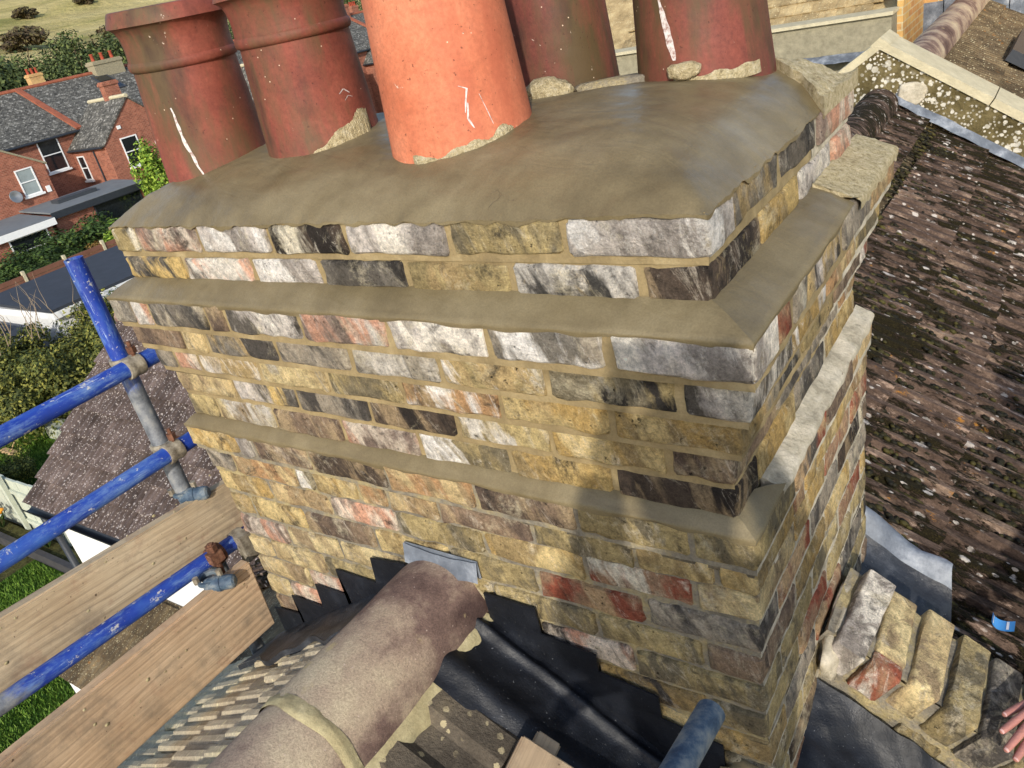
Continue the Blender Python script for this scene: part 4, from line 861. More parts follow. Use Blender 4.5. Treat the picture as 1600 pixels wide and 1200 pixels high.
new = MB(); old = MB(); wht = MB(); hid = MB(); r_ = random.Random(21)
for ci, (nm, zl, zr, H, F, R_, L_, J, codes) in enumerate(CO):
    Z = nm[0]; bk = BACK[Z] + {'B1': .02, 'B2': 0, 'B3': -.02, 'B4': -.045, 'B5': -.045, 'C1': .02}.get(nm, 0); jw = .0115
    slope_ = (zr - zl) / (R_ - L_); fa = math.atan(slope_)
    dc = .215 if (J[-1] - J[-2]) < .15 else .104
    lastL = None
    for bi in range(len(J) - 1):
        x0 = J[bi] + (0 if bi == 0 else jw / 2); x1 = J[bi + 1] - (0 if bi == len(J) - 2 else jw / 2)
        # bricks fully hidden behind the lead and ridge are left to the joined part
        zc = zl + (x0 - L_) * slope_; D = dc if bi == len(J) - 2 else .104
        if zc + H < roofz((x0 + x1) / 2) - .02 or (x1 - x0) > .4: hid.box((x0, F + .012, zc), (x1, F + .1, zc + H)); continue
        mw = Matrix.Translation((x0, F + r_.uniform(-.0015, .002), zc + r_.uniform(-.0012, .0012))) @ Matrix.Rotation(-fa + r_.uniform(-.004, .004), 4, 'Y') @ Matrix.Rotation(r_.uniform(-.005, .005), 4, 'Z')
        brick(stackt, mw, x1 - x0, D, H, codes[bi], 3 if bi == len(J) - 2 else 1, 1.45 if Z == 'C' else 1.15, (158, 140, 100) if Z in 'AB' else (170, 158, 130), 1.0 if nm in ('A1', 'A2', 'B1', 'B2') else (.6 if Z == 'B' else .28))
    # right face
    y = F + dc + jw; k = 0
    while y < bk - .04:
        l_ = min(.215 if not (nm in ('B1', 'C2') and k in (0, 1)) else .07, bk - y)
        if bk - (y + l_) < .05: l_ = bk - y
        if nm[0] == 'A': code = ['G', 'D', 'Y', 'W', 'R'][(k + ci * 2) % 5] if y < .6 else 'P'
        elif nm == 'B1': code = 'RGWGTOB'[k % 7]
        else: code = r_.choices('YROGBTDK', (30, 16, 16, 12, 12, 10, 4, 2))[0]
        if zr + H > roofz(R_ + .0) - .25:
            xo = R_ + (.006 if y > .6 and Z == 'A' else 0) + r_.uniform(-.003, .002)
            brick(stackt, frame((xo, y, zr + r_.uniform(-.002, .002)), (0, 1, 0), (-1, 0, 0), (0, 0, 1)), l_ - jw * (0 if y + l_ >= bk - .001 else 0), .102, H, code, 2 if y + l_ >= bk - .001 else 1, 1.2, (158, 140, 100) if Z in 'AB' and y < .58 else (204, 194, 172), .7 if Z in 'AB' else .15)
        y += l_ + jw; k += 1
    # left and back faces, seldom seen: joined
    y = F + .115
    while y < bk - .05: hid.box((L_, y, zl + .001), (L_ + .1, min(y + .215, bk), zl + H)); y += .226
    x = L_ + .11
    while x < R_ - .11: hid.box((x, bk - .1, zl + .001), (min(x + .215, R_ - .1), bk, zl + H)); x += .226
    # mortar: core plus bed faces that run slightly behind the brick faces
    rec = .0065 if Z in 'AB' else .008; tgt = new if Z in 'AB' else old
    zt = lambda x, t: zl + (x - L_) * slope_ - .0125 + t * (H + .0155)
    def ff(u, v): x = L_ + .004 + u * (R_ - L_ - .008); q = (x, F + rec, zt(x, v)); return (x, q[1] + .0022 * nz(q, 28, ci) + .0012 * nz(q, 110, ci), q[2])
    tgt.grid(ff, 150, 3)
    def fr(u, v, a, b): y = a + u * (b - a); q = (R_ - (.0055 if Z in 'AB' and b < .62 else .0045), y, zt(R_, v)); return (q[0] + .0022 * nz(q, 26, ci) + .0014 * nz(q, 90, ci), y, q[2])
    if Z in 'AB':
        new.grid(lambda u, v: fr(u, v, F + .006, .59), 60, 3); wht.grid(lambda u, v: fr(u, v, .59, bk - .002), 40, 3)
    else: wht.grid(lambda u, v: fr(u, v, F + .01, bk - .002), 90, 3)
    z0_ = min(zl, zr); tgt.box((L_ + .013, F + .013, z0_ - .0125), (R_ - .012, bk - .012, z0_ + H + .004))
new.build('mortar_joints', 'mortar_new', stackt, smooth=True); old.build('mortar_joints', 'mortar_old', stackt, smooth=True); wht.build('mortar_joints', 'mortar_white', stackt, smooth=True)
tag(hid.build('brickwork', 'brick_yellow_far', stackt), kind='stuff')
# weathered mortar fillets on the two ledges (fresh)
def fillet(name, inner, outer, ytail_in, ytail_out, zi, zo, mat, seed, yl=.9, sl=0.0):
    """inner/outer = (L, F, R); runs left side -> front -> right side"""
    m = MB(); segs = [((inner[0], yl), (inner[0], inner[1]), (outer[0], yl), (outer[0], outer[1]), 40), ((inner[0], inner[1]), (inner[2], inner[1]), (outer[0], outer[1]), (outer[2], outer[1]), 130), ((inner[2], inner[1]), (inner[2], ytail_in), (outer[2], outer[1]), (outer[2], ytail_out), 50)]
    for (a, b, c, d, n) in segs:
        def P(u, v):
            i = Vector(a).lerp(Vector(b), u); o = Vector(c).lerp(Vector(d), u)
            if v < .8:
                t = v / .8; p = i.lerp(o, t); z = zi + (zo - zi) * t + .004 * math.sin(t * math.pi) + sl * (p.x + 1.6); q = (p.x, p.y, z)
                z += .0022 * nz(q, 14, seed) + .0009 * nz(q, 60, seed)
                e = .002 * nz((p.x * 30, p.y * 30, 0), 1, seed) if t > .7 else 0
                dirv = (o - i).normalized(); return (p.x + dirv.x * e, p.y + dirv.y * e, z)
            t = (v - .8) / .2; dirv = (o - i).normalized(); e = .003 + .003 * nz((o.x * 25, o.y * 25, 0), 1, seed)
            lip = .010 * (1 + .9 * nz((o.x * 16, o.y * 16, 4), 1, seed))
            return (o.x + dirv.x * e * (1 - t * .9), o.y + dirv.y * e * (1 - t * .9), zo - lip * t + sl * (o.x + 1.6))
        m.grid(P, n, 10)
    return m.build(name, mat, stackt, smooth=True, fix=True)
fillet('mortar_fillet', (-1.548, .062, -.080), (-1.604, .001, -.001), .585, .583, .034, .001, 'mortar_wet', 1)
fillet('mortar_fillet', (-1.556, .070, -.074), (-1.597, .043, -.035), .135, .205, -.364, -.3905, 'mortar_wet', 2, sl=.0078)
# older rough mortar on the rear half of the ledges
def rough_slab(name, x0, x1, y0, y1, zin, zout, mat, seed, amp=.006, drop=.022):
    m = MB()
    def P(u, v):
        y = y0 + (y1 - y0) * u
        if v < .8: t = v / .8; x = x0 + (x1 - x0) * t; z = zin + (zout - zin) * t
        else: t = (v - .8) / .2; x = x1 + .003; z = zout - drop * t * (1 + .7 * nz((y * 25, 0, 0), 1, seed))
        q = (x, y, z); return (x + (amp * nz(q, 30, seed) if v > .6 else 0), y, z + (amp * nz(q, 22, seed) + amp * .6 * nz(q, 70, seed + 1) if v < .85 else 0))
    m.grid(P, 60, 14, flip=True); m.grid(lambda u, v: (x0 + (x1 - x0) * u, y0, zin - .03 + v * (.03 + (zout - zin) * u) + .003 * nz((u * 9, v * 5, 0), 1, seed)), 8, 4)
    return m.build(name, mat, stackt, smooth=True, fix=True)
rough_slab('old_ledge_mortar', -.075, .008, .586, .95, .040, .006, 'lime_crust', 3, .004, .02)
rough_slab('old_ledge_mortar', -.072, -.034, .19, .922, -.358, -.379, 'mortar_white', 5, .003, .014)
# flaunching
A_L, A_R, A_F, A_B = -1.557, -.071, .0526, .878
def flz(x, y):
    d = min((y - A_F), (A_R - x) * 1.05, (x - A_L) * 1.3, (A_B - y)); 
    sm = -.05 * math.log(math.exp(-(y - A_F) / .05) + math.exp(-(A_R - x) / .05) + math.exp(-(x - A_L) / .05) + math.exp(-(A_B - y) / .05))
    d = max(0, min(d, sm + .03)); q = (x, y, 0)
    return .160 + .105 * (1 - math.exp(-d / .115)) + .005 * nz(q, 7, 1) + .0022 * nz((x * .6, y * 1.6, 0), 26, 2) + .0008 * nz(q, 80, 3) + (.005 * nz(q, 38, 9) * max(0, 1 - d / .03))
m = MB(); NX, NY = 170, 96
def fl(u, v):
    x = A_L - .0008 + u * (A_R - A_L + .0016); y = A_F - .0008 + v * (A_B - A_F + .0016); return (x, y, flz(x, y))
m.grid(fl, NX, NY)
def skirt(p, q, k):
    m.grid(lambda u, v: (lambda a: (a[0] + (0 if k else 0), a[1], a[2] - v * max(.001, .004 + .007 * nz((a[0] * 22, a[1] * 22, 0), 1, 8) + .003 * nz((a[0] * 70, a[1] * 70, 0), 1, 8))))(fl(p[0] + (q[0] - p[0]) * u, p[1] + (q[1] - p[1]) * u)), 150, 2, flip=k)
skirt((0, 0), (1, 0), True); skirt((1, 0), (1, 1), True); skirt((1, 1), (0, 1), True); skirt((0, 1), (0, 0), True)
m.build('flaunching', 'mortar_wet', stackt, smooth=True, fix=True)
# old rough flaunching at the rear right corner
m = MB()
def oldfl(u, v):
    a = u; x = -.28 + a * .218; y0 = .80 - .17 * a ** 1.5; y = y0 + v * (.905 - y0); z = flz(min(x, A_R), min(y, A_B)) + .012 + .008 * nz((x, y, 0), 18, 4) + .005 * nz((x, y, 1), 55, 4) + .012 * a
    return (x, y + .01 * nz((x, 0, 0), 30, 2) * (1 - v), z)
m.grid(oldfl, 40, 30); m.grid(lambda u, v: tuple(Vector(oldfl(u, 0)) + Vector((0, 0, -.04 * v))), 40, 3, flip=True); m.grid(lambda u, v: tuple(Vector(oldfl(1, u)) + Vector((0, 0, -(oldfl(1, u)[2] - .15) * v))), 30, 3, flip=True)
m.build('old_flaunching', 'lime_crust', stackt, smooth=True, fix=True)
def lump(parent, name, c, r3, mat, seed, rz=0):
    bm = bmesh.new(); bmesh.ops.create_icosphere(bm, subdivisions=3, radius=1)
    for v in bm.verts:
        k = 1 + .28 * nz(v.co, 1.6, seed) + .12 * nz(v.co, 5, seed); p = Vector([math.copysign(abs(a) ** .7, a) for a in v.co]) * k; v.co = Vector((p.x * r3[0], p.y * r3[1], p.z * r3[2]))
    me = bpy.data.meshes.new(name); bm.to_mesh(me); bm.free(); me.materials.append(MATS[mat]); me.polygons.foreach_set('use_smooth', [True] * len(me.polygons))
    o = obj(name, me, parent); o.matrix_local = Matrix.Translation(c) @ Matrix.Rotation(rz, 4, 'Z'); return o
lump(stackt, 'mortar_lump', (-.605, .565, .262), (.055, .04, .026), 'lime_crust', 2, .5)
lump(stackt, 'mortar_lump', (-.47, .60, .258), (.075, .03, .012), 'mortar_old', 4, .3)
lump(stackt, 'mortar_lump', (-.30, .572, .270), (.030, .016, .016), 'lime_crust', 6, .2)

# ------------------------------------------------------------------ chimney pots
def pot(label, c, prof, mat, lean=(0, 0), seed=0, group='chimney pots on the stack'):
    t = thing('chimney_pot', label, 'chimney pot', group); t.location = (c[0], c[1], .15); t.rotation_euler = (lean[0], lean[1], 0)
    m = MB(); pr = [(r, z - .15) for r, z in prof]; top = pr[-1]; pr = pr + [(top[0] - .018, top[1] - .002)] + [(r - .02, z) for r, z in reversed(pr) if z < top[1] - .03]
    m.lathe(pr, 64); o = m.build('body', mat, t, auto=40, fix=True); o['seed'] = (seed * 3.7, seed * 1.9, seed * 2.3); t['prof'] = 0
    return t
def rad(prof, z):
    for (r0, z0), (r1, z1) in zip(prof, prof[1:]):
        if z0 <= z <= z1 and z1 > z0: return r0 + (r1 - r0) * (z - z0) / (z1 - z0)
    return prof[0][0]
def patch(t, prof, name, a0, a1, lo, hi, mat, off=.003, n=60, seed=0, amp=.5):
    """mortar or paint stuck on the pot surface between two angles; lo/hi heights as functions of 0..1"""
    m = MB()
    def P(u, v):
        a = math.radians(a0 + (a1 - a0) * u); l_, h_ = lo(u), hi(u); h_ += (h_ - l_) * amp * nz((a * 3.5, 0, 0), 1, seed) + .10 * (h_ - l_) * amp * nz((a * 30, 0, 2), 1, seed); z = l_ + (h_ - l_) * v
        r = rad(prof, z) + off * (1 - v ** 6) * math.sin(min(1, u * 8, (1 - u) * 8) * math.pi / 2) * (1 + .5 * nz((a * 30, z * 60, 1), 1, seed)) + .0006
        return (r * math.cos(a), r * math.sin(a), z - .15)
    m.grid(P, n, 8); return m.build(name, mat, t, smooth=True, fix=False)
def vstreak(t, prof, pts, wd, mat, seed=0):
    m = MB()
    def P(u, v):
        i = min(len(pts) - 2, int(u * (len(pts) - 1))); f_ = u * (len(pts) - 1) - i; a = pts[i][0] + (pts[i + 1][0] - pts[i][0]) * f_; z = pts[i][1] + (pts[i + 1][1] - pts[i][1]) * f_
        ww = wd * (.35 + .65 * math.sin(min(1, max(.02, u)) * math.pi) ** .6) * max(.15, .95 + .9 * nz((z * 45, v * 2, 0), 1, seed)); a = math.radians(a + (v - .5) * ww + ww * .25 * nz((z * 30, 3, 0), 1, seed)); r = rad(prof, z) + .0009
        return (r * math.cos(a), r * math.sin(a), z - .15)
    m.grid(P, 50, 3); return m.build('lime_streak', mat, t, smooth=True)
roll = lambda s: [(.133 * s, .15), (.133 * s, .205), (.127 * s, .215), (.1225 * s, .33), (.117 * s, .43), (.115 * s, .468), (.1195 * s, .470), (.1222 * s, .475), (.1228 * s, .481), (.1215 * s, .487), (.1185 * s, .490), (.1172 * s, .505), (.1175 * s, .525), (.1205 * s, .543), (.1265 * s, .556), (.135 * s, .562), (.138 * s, .563), (.1368 * s, .568), (.130 * s, .588), (.126 * s, .594), (.118 * s, .595)]
p1 = roll(1.0); t = pot('red clay pot with flared rolled rim, leftmost on the stack', (-1.402, .300), p1, 'terracotta_red', (.015, .055), 1)
vstreak(t, p1, [(-66, .392), (-65, .36), (-63, .32), (-58, .26), (-54, .235)], 3.6, 'white_streak', 1)
p2 = roll(1.03); t = pot('red clay pot with flared rolled rim, second from left', (-1.09, .37), p2, 'terracotta_red', (.01, .02), 2)
patch(t, p2, 'mortar_crust', -62, 12, lambda u: .21, lambda u: .236 + .085 * u ** .9, 'lime_crust', .006, 110, 2, .3)
vstreak(t, p2, [(-16, .350), (-10, .358), (-4, .347)], 2.2, 'white_streak', 3)
vstreak(t, p2, [(-12, .335), (-7, .343), (-2, .338)], 1.4, 'white_streak', 4)
p3 = [(.143, .15), (.141, .22), (.136, .30), (.130, .40), (.124, .50), (.118, .62), (.114, .72), (.122, .725), (.126, .74), (.126, .78), (.118, .79)]
t = pot('plain tapered bright orange clay pot in the front row', (-.648, .31), p3, 'terracotta_orange', (0, 0), 3)
patch(t, p3, 'mortar_crust', -95, -10, lambda u: .215, lambda u: .238 + .018 * u, 'lime_crust', .004, 120, 3, .5)
vstreak(t, p3, [(-47, .345), (-41, .338), (-44, .318), (-46, .30)], 1.4, 'white_streak', 5)
vstreak(t, p3, [(-43, .315), (-45, .29), (-42, .272)], 1.8, 'white_streak', 6)
vstreak(t, p3, [(-33, .325), (-29, .29), (-27, .27)], .7, 'white_streak', 8)
p45 = [(.134, .15), (.132, .22), (.127, .30), (.121, .40), (.116, .52), (.112, .64), (.125, .65), (.13, .68), (.12, .72)]
t = pot('dark red clay pot in the back row behind the orange pot', (-.655, .72), p45, 'terracotta_dark', (0, 0), 4)
p5 = [(.139, .15), (.136, .24), (.130, .32), (.124, .42), (.12, .55), (.116, .66), (.13, .67), (.134, .70), (.12, .74)]
t = pot('dark red clay pot with white streak, rightmost on the stack', (-.31, .71), p5, 'terracotta_dark', (0, -.02), 5)
vstreak(t, p5, [(-103, .41), (-99, .36), (-95, .325), (-93, .29)], 6, 'white_streak', 7)
patch(t, p5, 'mortar_crust', -100, -20, lambda u: .235, lambda u: .258, 'lime_crust', .004, 90, 6, .6)

# ------------------------------------------------------------------ party wall beside the stack
pw = thing('party_wall', 'low party wall with brick on edge coping running down the roof slope', 'wall')
Z0 = -.405
def cop(s, y, h=0): return Vector((XR, y, Z0)) + Vector((CT, 0, -ST)) * s + Vector((ST, 0, CT)) * h
codes = 'WCCOGOBOCOGBOGOBOGOBO'; s = .955; r_ = random.Random(8)
for k in range(18):
    W_ = .068; fr_ = frame(cop(s, .405 + r_.uniform(-.01, .01), -.105 + r_.uniform(-.006, .006) - (.012 if k == 0 else 0)), (CT, 0, -ST), (0, 1, 0), (ST, 0, CT)) @ Matrix.Rotation(r_.uniform(-.03, .03), 4, 'Z') @ Matrix.Rotation((.12 if k == 0 else 0) + r_.uniform(-.03, .03), 4, 'X')
    o = brick(pw, fr_ @ Matrix.Translation((0, .036 if k == 1 else 0, 0)), W_, .196 if k == 1 else .232, .105, codes[k], 4, 1.4, (150, 140, 114), .1)
    if k == 1: brick(pw, fr_ @ Matrix.Translation((0, -.004, -.008)), W_, .038, .108, 'R', 1, 1.0, (150, 80, 56))
    s += .083
m = MB()
def wallface(u, v):
    s_ = .93 + u * 1.6; p = cop(s_, .414, -.022 - v * .39); q = (p.x, p.y, p.z); p.y += .012 * nz(q, 14, 3) + .006 * nz(q, 50, 4) - .05 * v * v; return p
m.grid(wallface, 120, 26, flip=True); m.grid(lambda u, v: cop(.93 + u * 1.6, .414 + v * .21, -.020 + .010 * nz((u * 30, v * 5, 0), 1, 4)), 120, 14, flip=True); m.grid(lambda u, v: cop(.93 + u * 1.6, .625, -.05 - v * .3), 40, 4)
m.build('mortar_core', 'mortar_old', pw, smooth=True, fix=False)
s = .97; 
for row, hz in enumerate((-.185, -.262)):
    s = .955 + .08 * row
    while s < 2.3:
        l_ = r_.choice((.1, .21, .21)); 
        if not (row == 0 and s < 1.12): brick(pw, frame(cop(s, .405 - .022 * row + r_.uniform(-.006, .006), hz), (CT, 0, -ST), (0, 1, 0), (ST, 0, CT)), l_, .1, .06, r_.choice('OBOGYOKO'), 1, 2.2)
        s += l_ + .016
blobstrip(pw, 'mortar_fillet', [cop(.93, .36, -.30), cop(1.3, .345, -.31), cop(2.2, .34, -.31)], .06, .03, 'mortar_old', 5, (.3, -.7, .6))
# chimney base mortar lump at the right front corner and against the party wall
lump(stackt, 'mortar_patch', (-.07, .055, -1.09), (.09, .022, .12), 'mortar_new', 9); lump(pw, 'mortar_joint', (-.018, .50, -.985), (.022, .14, .06), 'mortar_white', 12)
ls = thing('lead_sheet', 'glossy black lead sheet at the foot of the stack beside the party wall', 'flashing')
m = MB(); m.grid(lambda u, v: (-.05 + u * .55, -.14 + v * .53, roofz(-.05 + u * .55, -.70) + .03 + .09 * v ** 6 + .022 * nz((u * 4, v * 6, 1), 1, 3) + .008 * nz((u * 14, v * 14, 1), 1, 3)), 60, 50, flip=True); m.build('sheet', 'lead_dark', ls, smooth=True)

# ------------------------------------------------------------------ next party wall, further roofs and chimney
p2w = thing('party_wall', 'lichen covered gable party wall with pale coping beyond the mossy roof', 'wall')
m = MB()
def gab(x, dz): return -.335 - .65 * abs(x - XR) + dz
for a, b in ((XR, 3.2), (-4.6, XR)):
    n = 40
    def G(u, v): x = a + (b - a) * u; z = gab(x, -.04) - v * .62; q = (x, 5.0, z); return (x, 5.0 + .012 * nz(q, 6, 2) + .006 * nz(q, 25, 2), z)
    m.grid(G, n, 10, flip=(False)); m.add([(a, 5.28, gab(a, -.04)), (b, 5.28, gab(b, -.04)), (b, 5.28, gab(b, -.9)), (a, 5.28, gab(a, -.9))], [(0, 1, 2, 3)])
m.build('wall', 'parapet_lichen', p2w, fix=False)
for i, (a, b) in enumerate(((XR, 3.2), (-4.6, XR))):
    n = 6
    for k in range(n):
        x0 = a + (b - a) * k / n + .003; x1 = a + (b - a) * (k + 1) / n - .003; m = MB(); slab(m, [(x0, 4.985, gab(x0, .0)), (x1, 4.985, gab(x1, .0)), (x1, 5.31, gab(x1, .0)), (x0, 5.31, gab(x0, .0))], .05); m.build('coping_stone', 'concrete_pale', p2w)
m = MB(); m.grid(lambda u, v: (-.70 + u * 3.8, 4.93 + v * .06, roofz(-.70 + u * 3.8, -.70) + .035 + .05 * v + .012 * nz((u * 30, v, 0), 1)), 90, 3, flip=True); tag(m.build('lead_strip', 'lead_grey', smooth=True), 'pale lead strip along the foot of the lichen covered party wall', 'flashing')
lump(p2w, 'mortar_patch', (-.60, 4.985, -.69), (.08, .012, .07), 'mortar_white', 3); m = MB(); m.add([(XR - .06, 4.984, gab(XR, .012) - .045), (XR, 4.984, gab(XR, .015)), (XR + .06, 4.984, gab(XR, .012) - .045), (XR, 4.984, gab(XR, -.06)), (XR - .06, 5.312, gab(XR, .012) - .045), (XR, 5.312, gab(XR, .015)), (XR + .06, 5.312, gab(XR, .012) - .045), (XR, 5.312, gab(XR, -.06))], [(0, 3, 2, 1), (4, 5, 6, 7), (0, 1, 5, 4), (1, 2, 6, 5), (2, 3, 7, 6), (3, 0, 4, 7)]); m.build('coping_stone', 'concrete_pale', p2w, fix=True)
n2 = thing('neighbour_roof', 'brown tiled roof with half round ridge beyond the lichen wall', 'roof')
TB = [tile_mesh(.3, .35, 4, .017, .02, 'tile_brown', s, .028) for s in (11, 12)]
lay(n2, TB, 1, 5.3, 10.25, [-.02 + .29 * k for k in range(7)], -.745)
m = MB(); slab(m, [(XR, 5.3, -.77), (3.2, 5.3, -.77 - .63 * 4), (3.2, 10.28, -.77 - .63 * 4), (XR, 10.28, -.77)], .05); slab(m, [(XR, 5.3, -.77), (XR, 10.28, -.77), (-4.8, 10.28, -.77 - .63 * 4), (-4.8, 5.3, -.77 - .63 * 4)], .05); m.build('roof_deck', 'slate_far', n2)
y = 5.32; k = 0
while y < 10.0: ridge_piece('ridge_tile', y, y + .6, .15, .155, n2, -.765, 'ridge_tile', seed=40 + k); y += .61; k += 1
m = MB(); m.box((-4.7, 5.35, -8.25), (3.1, 10.28, -3.4)); m.build('wall', 'brick_yellow_far', n2)
sk = MB(); mw = slope_frame(1, 7.6, .60, -.70); sk.box((-1.1, 0, .02), (0, .9, .12), mat=mw); o = sk.build('skylight', 'lid_skylight', n2); sk = MB(); sk.box((-1.0, .1, .122), (-.1, .8, .13), mat=mw); sk.build('pane', 'solar', o)
tw_ = thing('tall_house_wall', 'yellow brick house wall with stepped pale lead flashing at top right', 'house')
m = MB(); m.box((-1.38, 10.3, -8.25), (4.2, 14, 2.5)); m.build('wall', 'brick_yellow_far', tw_)
for side in (-1, 1):
    for k in range(8):
        x0 = XR + side * (.1 + k * .225); m = MB(); zt = roofz(x0, -.70) + .17; xa, xb = sorted((x0, x0 + side * .235)); 
        if xa < -1.37: xa = -1.37
        if xb - xa < .02: continue
        m.box((xa, 10.285, zt - .5), (xb, 10.297 - .002 * (k % 2), zt)); m.build('lead_step', 'lead_grey', tw_)
cr = thing('cross_roof', 'yellowish tiled roof with concrete parapet and lead gutter at top right', 'roof')
m = MB(); m.box((-6.0, 8.7, -3.5), (-1.40, 9.0, -.62)); m.build('parapet', 'concrete_lich', cr)
m = MB(); m.box((-1.40, 9.0, -3.5), (-1.34, 12, 1.4)); m.build('wall', 'brick_yellow_far', cr)
m = MB(); m.box((-6.0, 8.66, -.62), (-1.38, 9.03, -.585)); m.build('coping', 'concrete_pale', cr); m = MB(); m.grid(lambda u, v: (-6 + u * 4.45, 8.5 + v * .19, -1.0 + .06 * v + .01 * nz((u * 40, v, 0), 1)), 60, 3, flip=True); m.build('lead_gutter', 'lead_grey', cr, smooth=True)
TY = [tile_mesh(.19, .26, 1, .006, .014, 'tile_yellow', s, .018) for s in (13, 14, 15)]
for k in range(10):
    for j in range(16):
        x = -1.60 - j * .192 - (.096 if k % 2 else 0); fr_ = frame((x, 9.02 + k * .17 + .2, -.75 + k * .105 + .12), (1, 0, 0), (0, -.85, -.527), (0, .527, -.85)); fr_ = frame((x, 9.02 + k * .17 + .2, -.75 + k * .105 + .12), (-1, 0, 0), (0, -.85, -.527), (0, -.527, .85)); obj('tile', TY[(j * 7 + k * 3) % 3], cr, fr_)
m = MB(); slab(m, [(-6, 9.0, -.80), (-1.4, 9.0, -.80), (-1.4, 12, 1.06), (-6, 12, 1.06)], .05); m.build('roof_deck', 'tile_yellow', cr)
fc = thing('chimney_stack', 'distant yellow brick chimney with white capping seen between two pots', 'chimney')
m = MB(); m.box((-6.32, 12, -4), (-5.3, 12.9, -.98)); m.box((-6.36, 11.96, -.98), (-5.26, 12.94, -.90)); m.box((-6.40, 11.92, -.898), (-5.22, 12.98, -.82)); m.box((-6.45, 11.87, -.818), (-5.17, 13.03, -.73)); m.box((-6.36, 11.96, -.728), (-5.26, 12.94, -.58)); m.build('brickwork', 'brick_yellow_far', fc)
m = MB(); m.add([(-6.37, 11.95, -.58), (-5.25, 11.95, -.58), (-5.25, 12.95, -.58), (-6.37, 12.95, -.58), (-5.95, 12.3, -.42), (-5.65, 12.3, -.42), (-5.65, 12.6, -.42), (-5.95, 12.6, -.42)], [(0, 1, 5, 4), (1, 2, 6, 5), (2, 3, 7, 6), (3, 0, 4, 7), (4, 5, 6, 7), (3, 2, 1, 0)]); m.build('capping', 'mortar_white', fc, fix=True)
for i, (x, y) in enumerate([(-24, 44), (-27, 50), (-20, 47)]):
    plant('tree', ['dark tree behind the distant yellow chimney', 'dark tree left of the distant chimney, half behind a pot', 'dark tree right of the distant chimney'][i], 'tree', FAR[i], FART, (x, y, -8.2), .62, i, None, 2.6)
T_ = terrace('yellow brick house far behind the trees between the pots', 56, 70, 'brick_yellow_far', -26, -2.6, -31, .2, 'slate_far', wins=[('-y', (-29, 56, -3.4), 1, 1.4)], parapet=False)

# ------------------------------------------------------------------ neighbour's rear extension, left
ex = thing('rear_extension', 'white walled rear extension with lichen speckled brown tiled roof', 'extension')
EX0, EY0, EZ0 = -9.32, 1.83, -3.69; cE, sE = math.cos(math.radians(37)), math.sin(math.radians(37))
TE = [tile_mesh(.288, .36, 3, .030, .04, 'tile_extension', s, .055) for s in (16, 17, 18)]
for k in range(8):
    for j in range(14):
        d = .30 * (k + 1) + .03; o = Vector((EX0 + .3 * j + .3, EY0 + d * cE, EZ0 + d * sE)); fr_ = frame(o, (-1, 0, 0), (0, -cE, -sE), (0, -sE, cE))
        obj('tile', TE[rnd.randrange(3)], ex, fr_ @ Matrix.Rotation(rnd.uniform(-.008, .008), 4, 'Z'))
RL = 2.46; yr = EY0 + RL * cE; zr_ = EZ0 + RL * sE
m = MB(); slab(m, [(EX0 + .02, EY0 + .02, EZ0 - .02), (-4.9, EY0 + .02, EZ0 - .02), (-4.9, yr, zr_ - .02), (EX0 + .02, yr, zr_ - .02)], .06); slab(m, [(EX0 + .02, yr, zr_), (-4.9, yr, zr_), (-4.9, 2 * yr - EY0, EZ0), (EX0 + .02, 2 * yr - EY0, EZ0)], .06); m.build('roof_deck', 'tile_extension', ex)
m = MB(); m.tube((EX0, yr, zr_ - .02), (-4.9, yr, zr_ - .02), .12, n=12); m.build('ridge', 'ridge_tile', ex, auto=40)
m = MB(); m.box((-9.17, 1.96, -8.2), (-4.9, 2 * yr - EY0 - .13, EZ0 - .1)); m.add([(-9.17, 1.96, EZ0 - .1), (-9.17, 2 * yr - 1.96, EZ0 - .1), (-9.17, yr, zr_ - .12)], [(0, 2, 1)]); m.build('wall', 'render_white', ex)
m = MB(); m.box((-9.30, 1.88, EZ0 - .28), (-4.9, 1.90, EZ0 - .06)); m.box((-9.30, 1.902, EZ0 - .28), (-9.10, 1.955, EZ0 - .26)); m.build('fascia', 'upvc_white', ex)
m = MB(); m.grid(lambda u, v: (EX0 - .04 + u * 4.4, 1.80 + .065 * math.cos(math.pi * (1 + v)), EZ0 - .06 + .065 * math.sin(math.pi * (1 + v))), 8, 10); m.grid(lambda u, v: (EX0 - .04 + u * 4.4, 1.80 + .058 * math.cos(math.pi * (1 + v)), EZ0 - .06 + .058 * math.sin(math.pi * (1 + v))), 8, 10, flip=True); m.build('gutter', 'gutter_dark', ex)
m = MB(); m.tube((-9.0, 1.80, EZ0 - .12), (-9.0, 1.80, EZ0 - .3), .04); m.tube((-9.0, 1.80, EZ0 - .28), (-9.22, 1.90, EZ0 - .52), .04); m.tube((-9.22, 1.90, EZ0 - .5), (-9.22, 1.90, -8.2), .04); m.build('downpipe', 'gutter_dark', ex, smooth=True)
lr = thing('lean_to_roof', 'brown mossy lean-to roof glimpsed between the two scaffold boards', 'roof')
TLn = [tile_mesh(.3, .4, 3, .014, .02, 'tile_brown', s, .026) for s in (19, 20)]
for k in range(3):
    for j in range(9):
        d = .34 * (k + 1); o = Vector((-8.7 + .302 * j + .3, .95 + d * .93, -5.05 + d * .37)); obj('tile', TLn[(j + k) % 2], lr, frame(o, (-1, 0, 0), (0, -.93, -.37), (0, -.37, .93)))
m = MB(); slab(m, [(-8.72, .93, -5.09), (-4.9, .93, -5.09), (-4.9, 1.95, -4.68), (-8.72, 1.95, -4.68)], .06); m.build('roof_deck', 'tile_brown', lr); m = MB(); m.box((-8.6, 1.05, -8.2), (-4.9, 1.95, -5.2)); m.build('wall', 'render_white', lr)
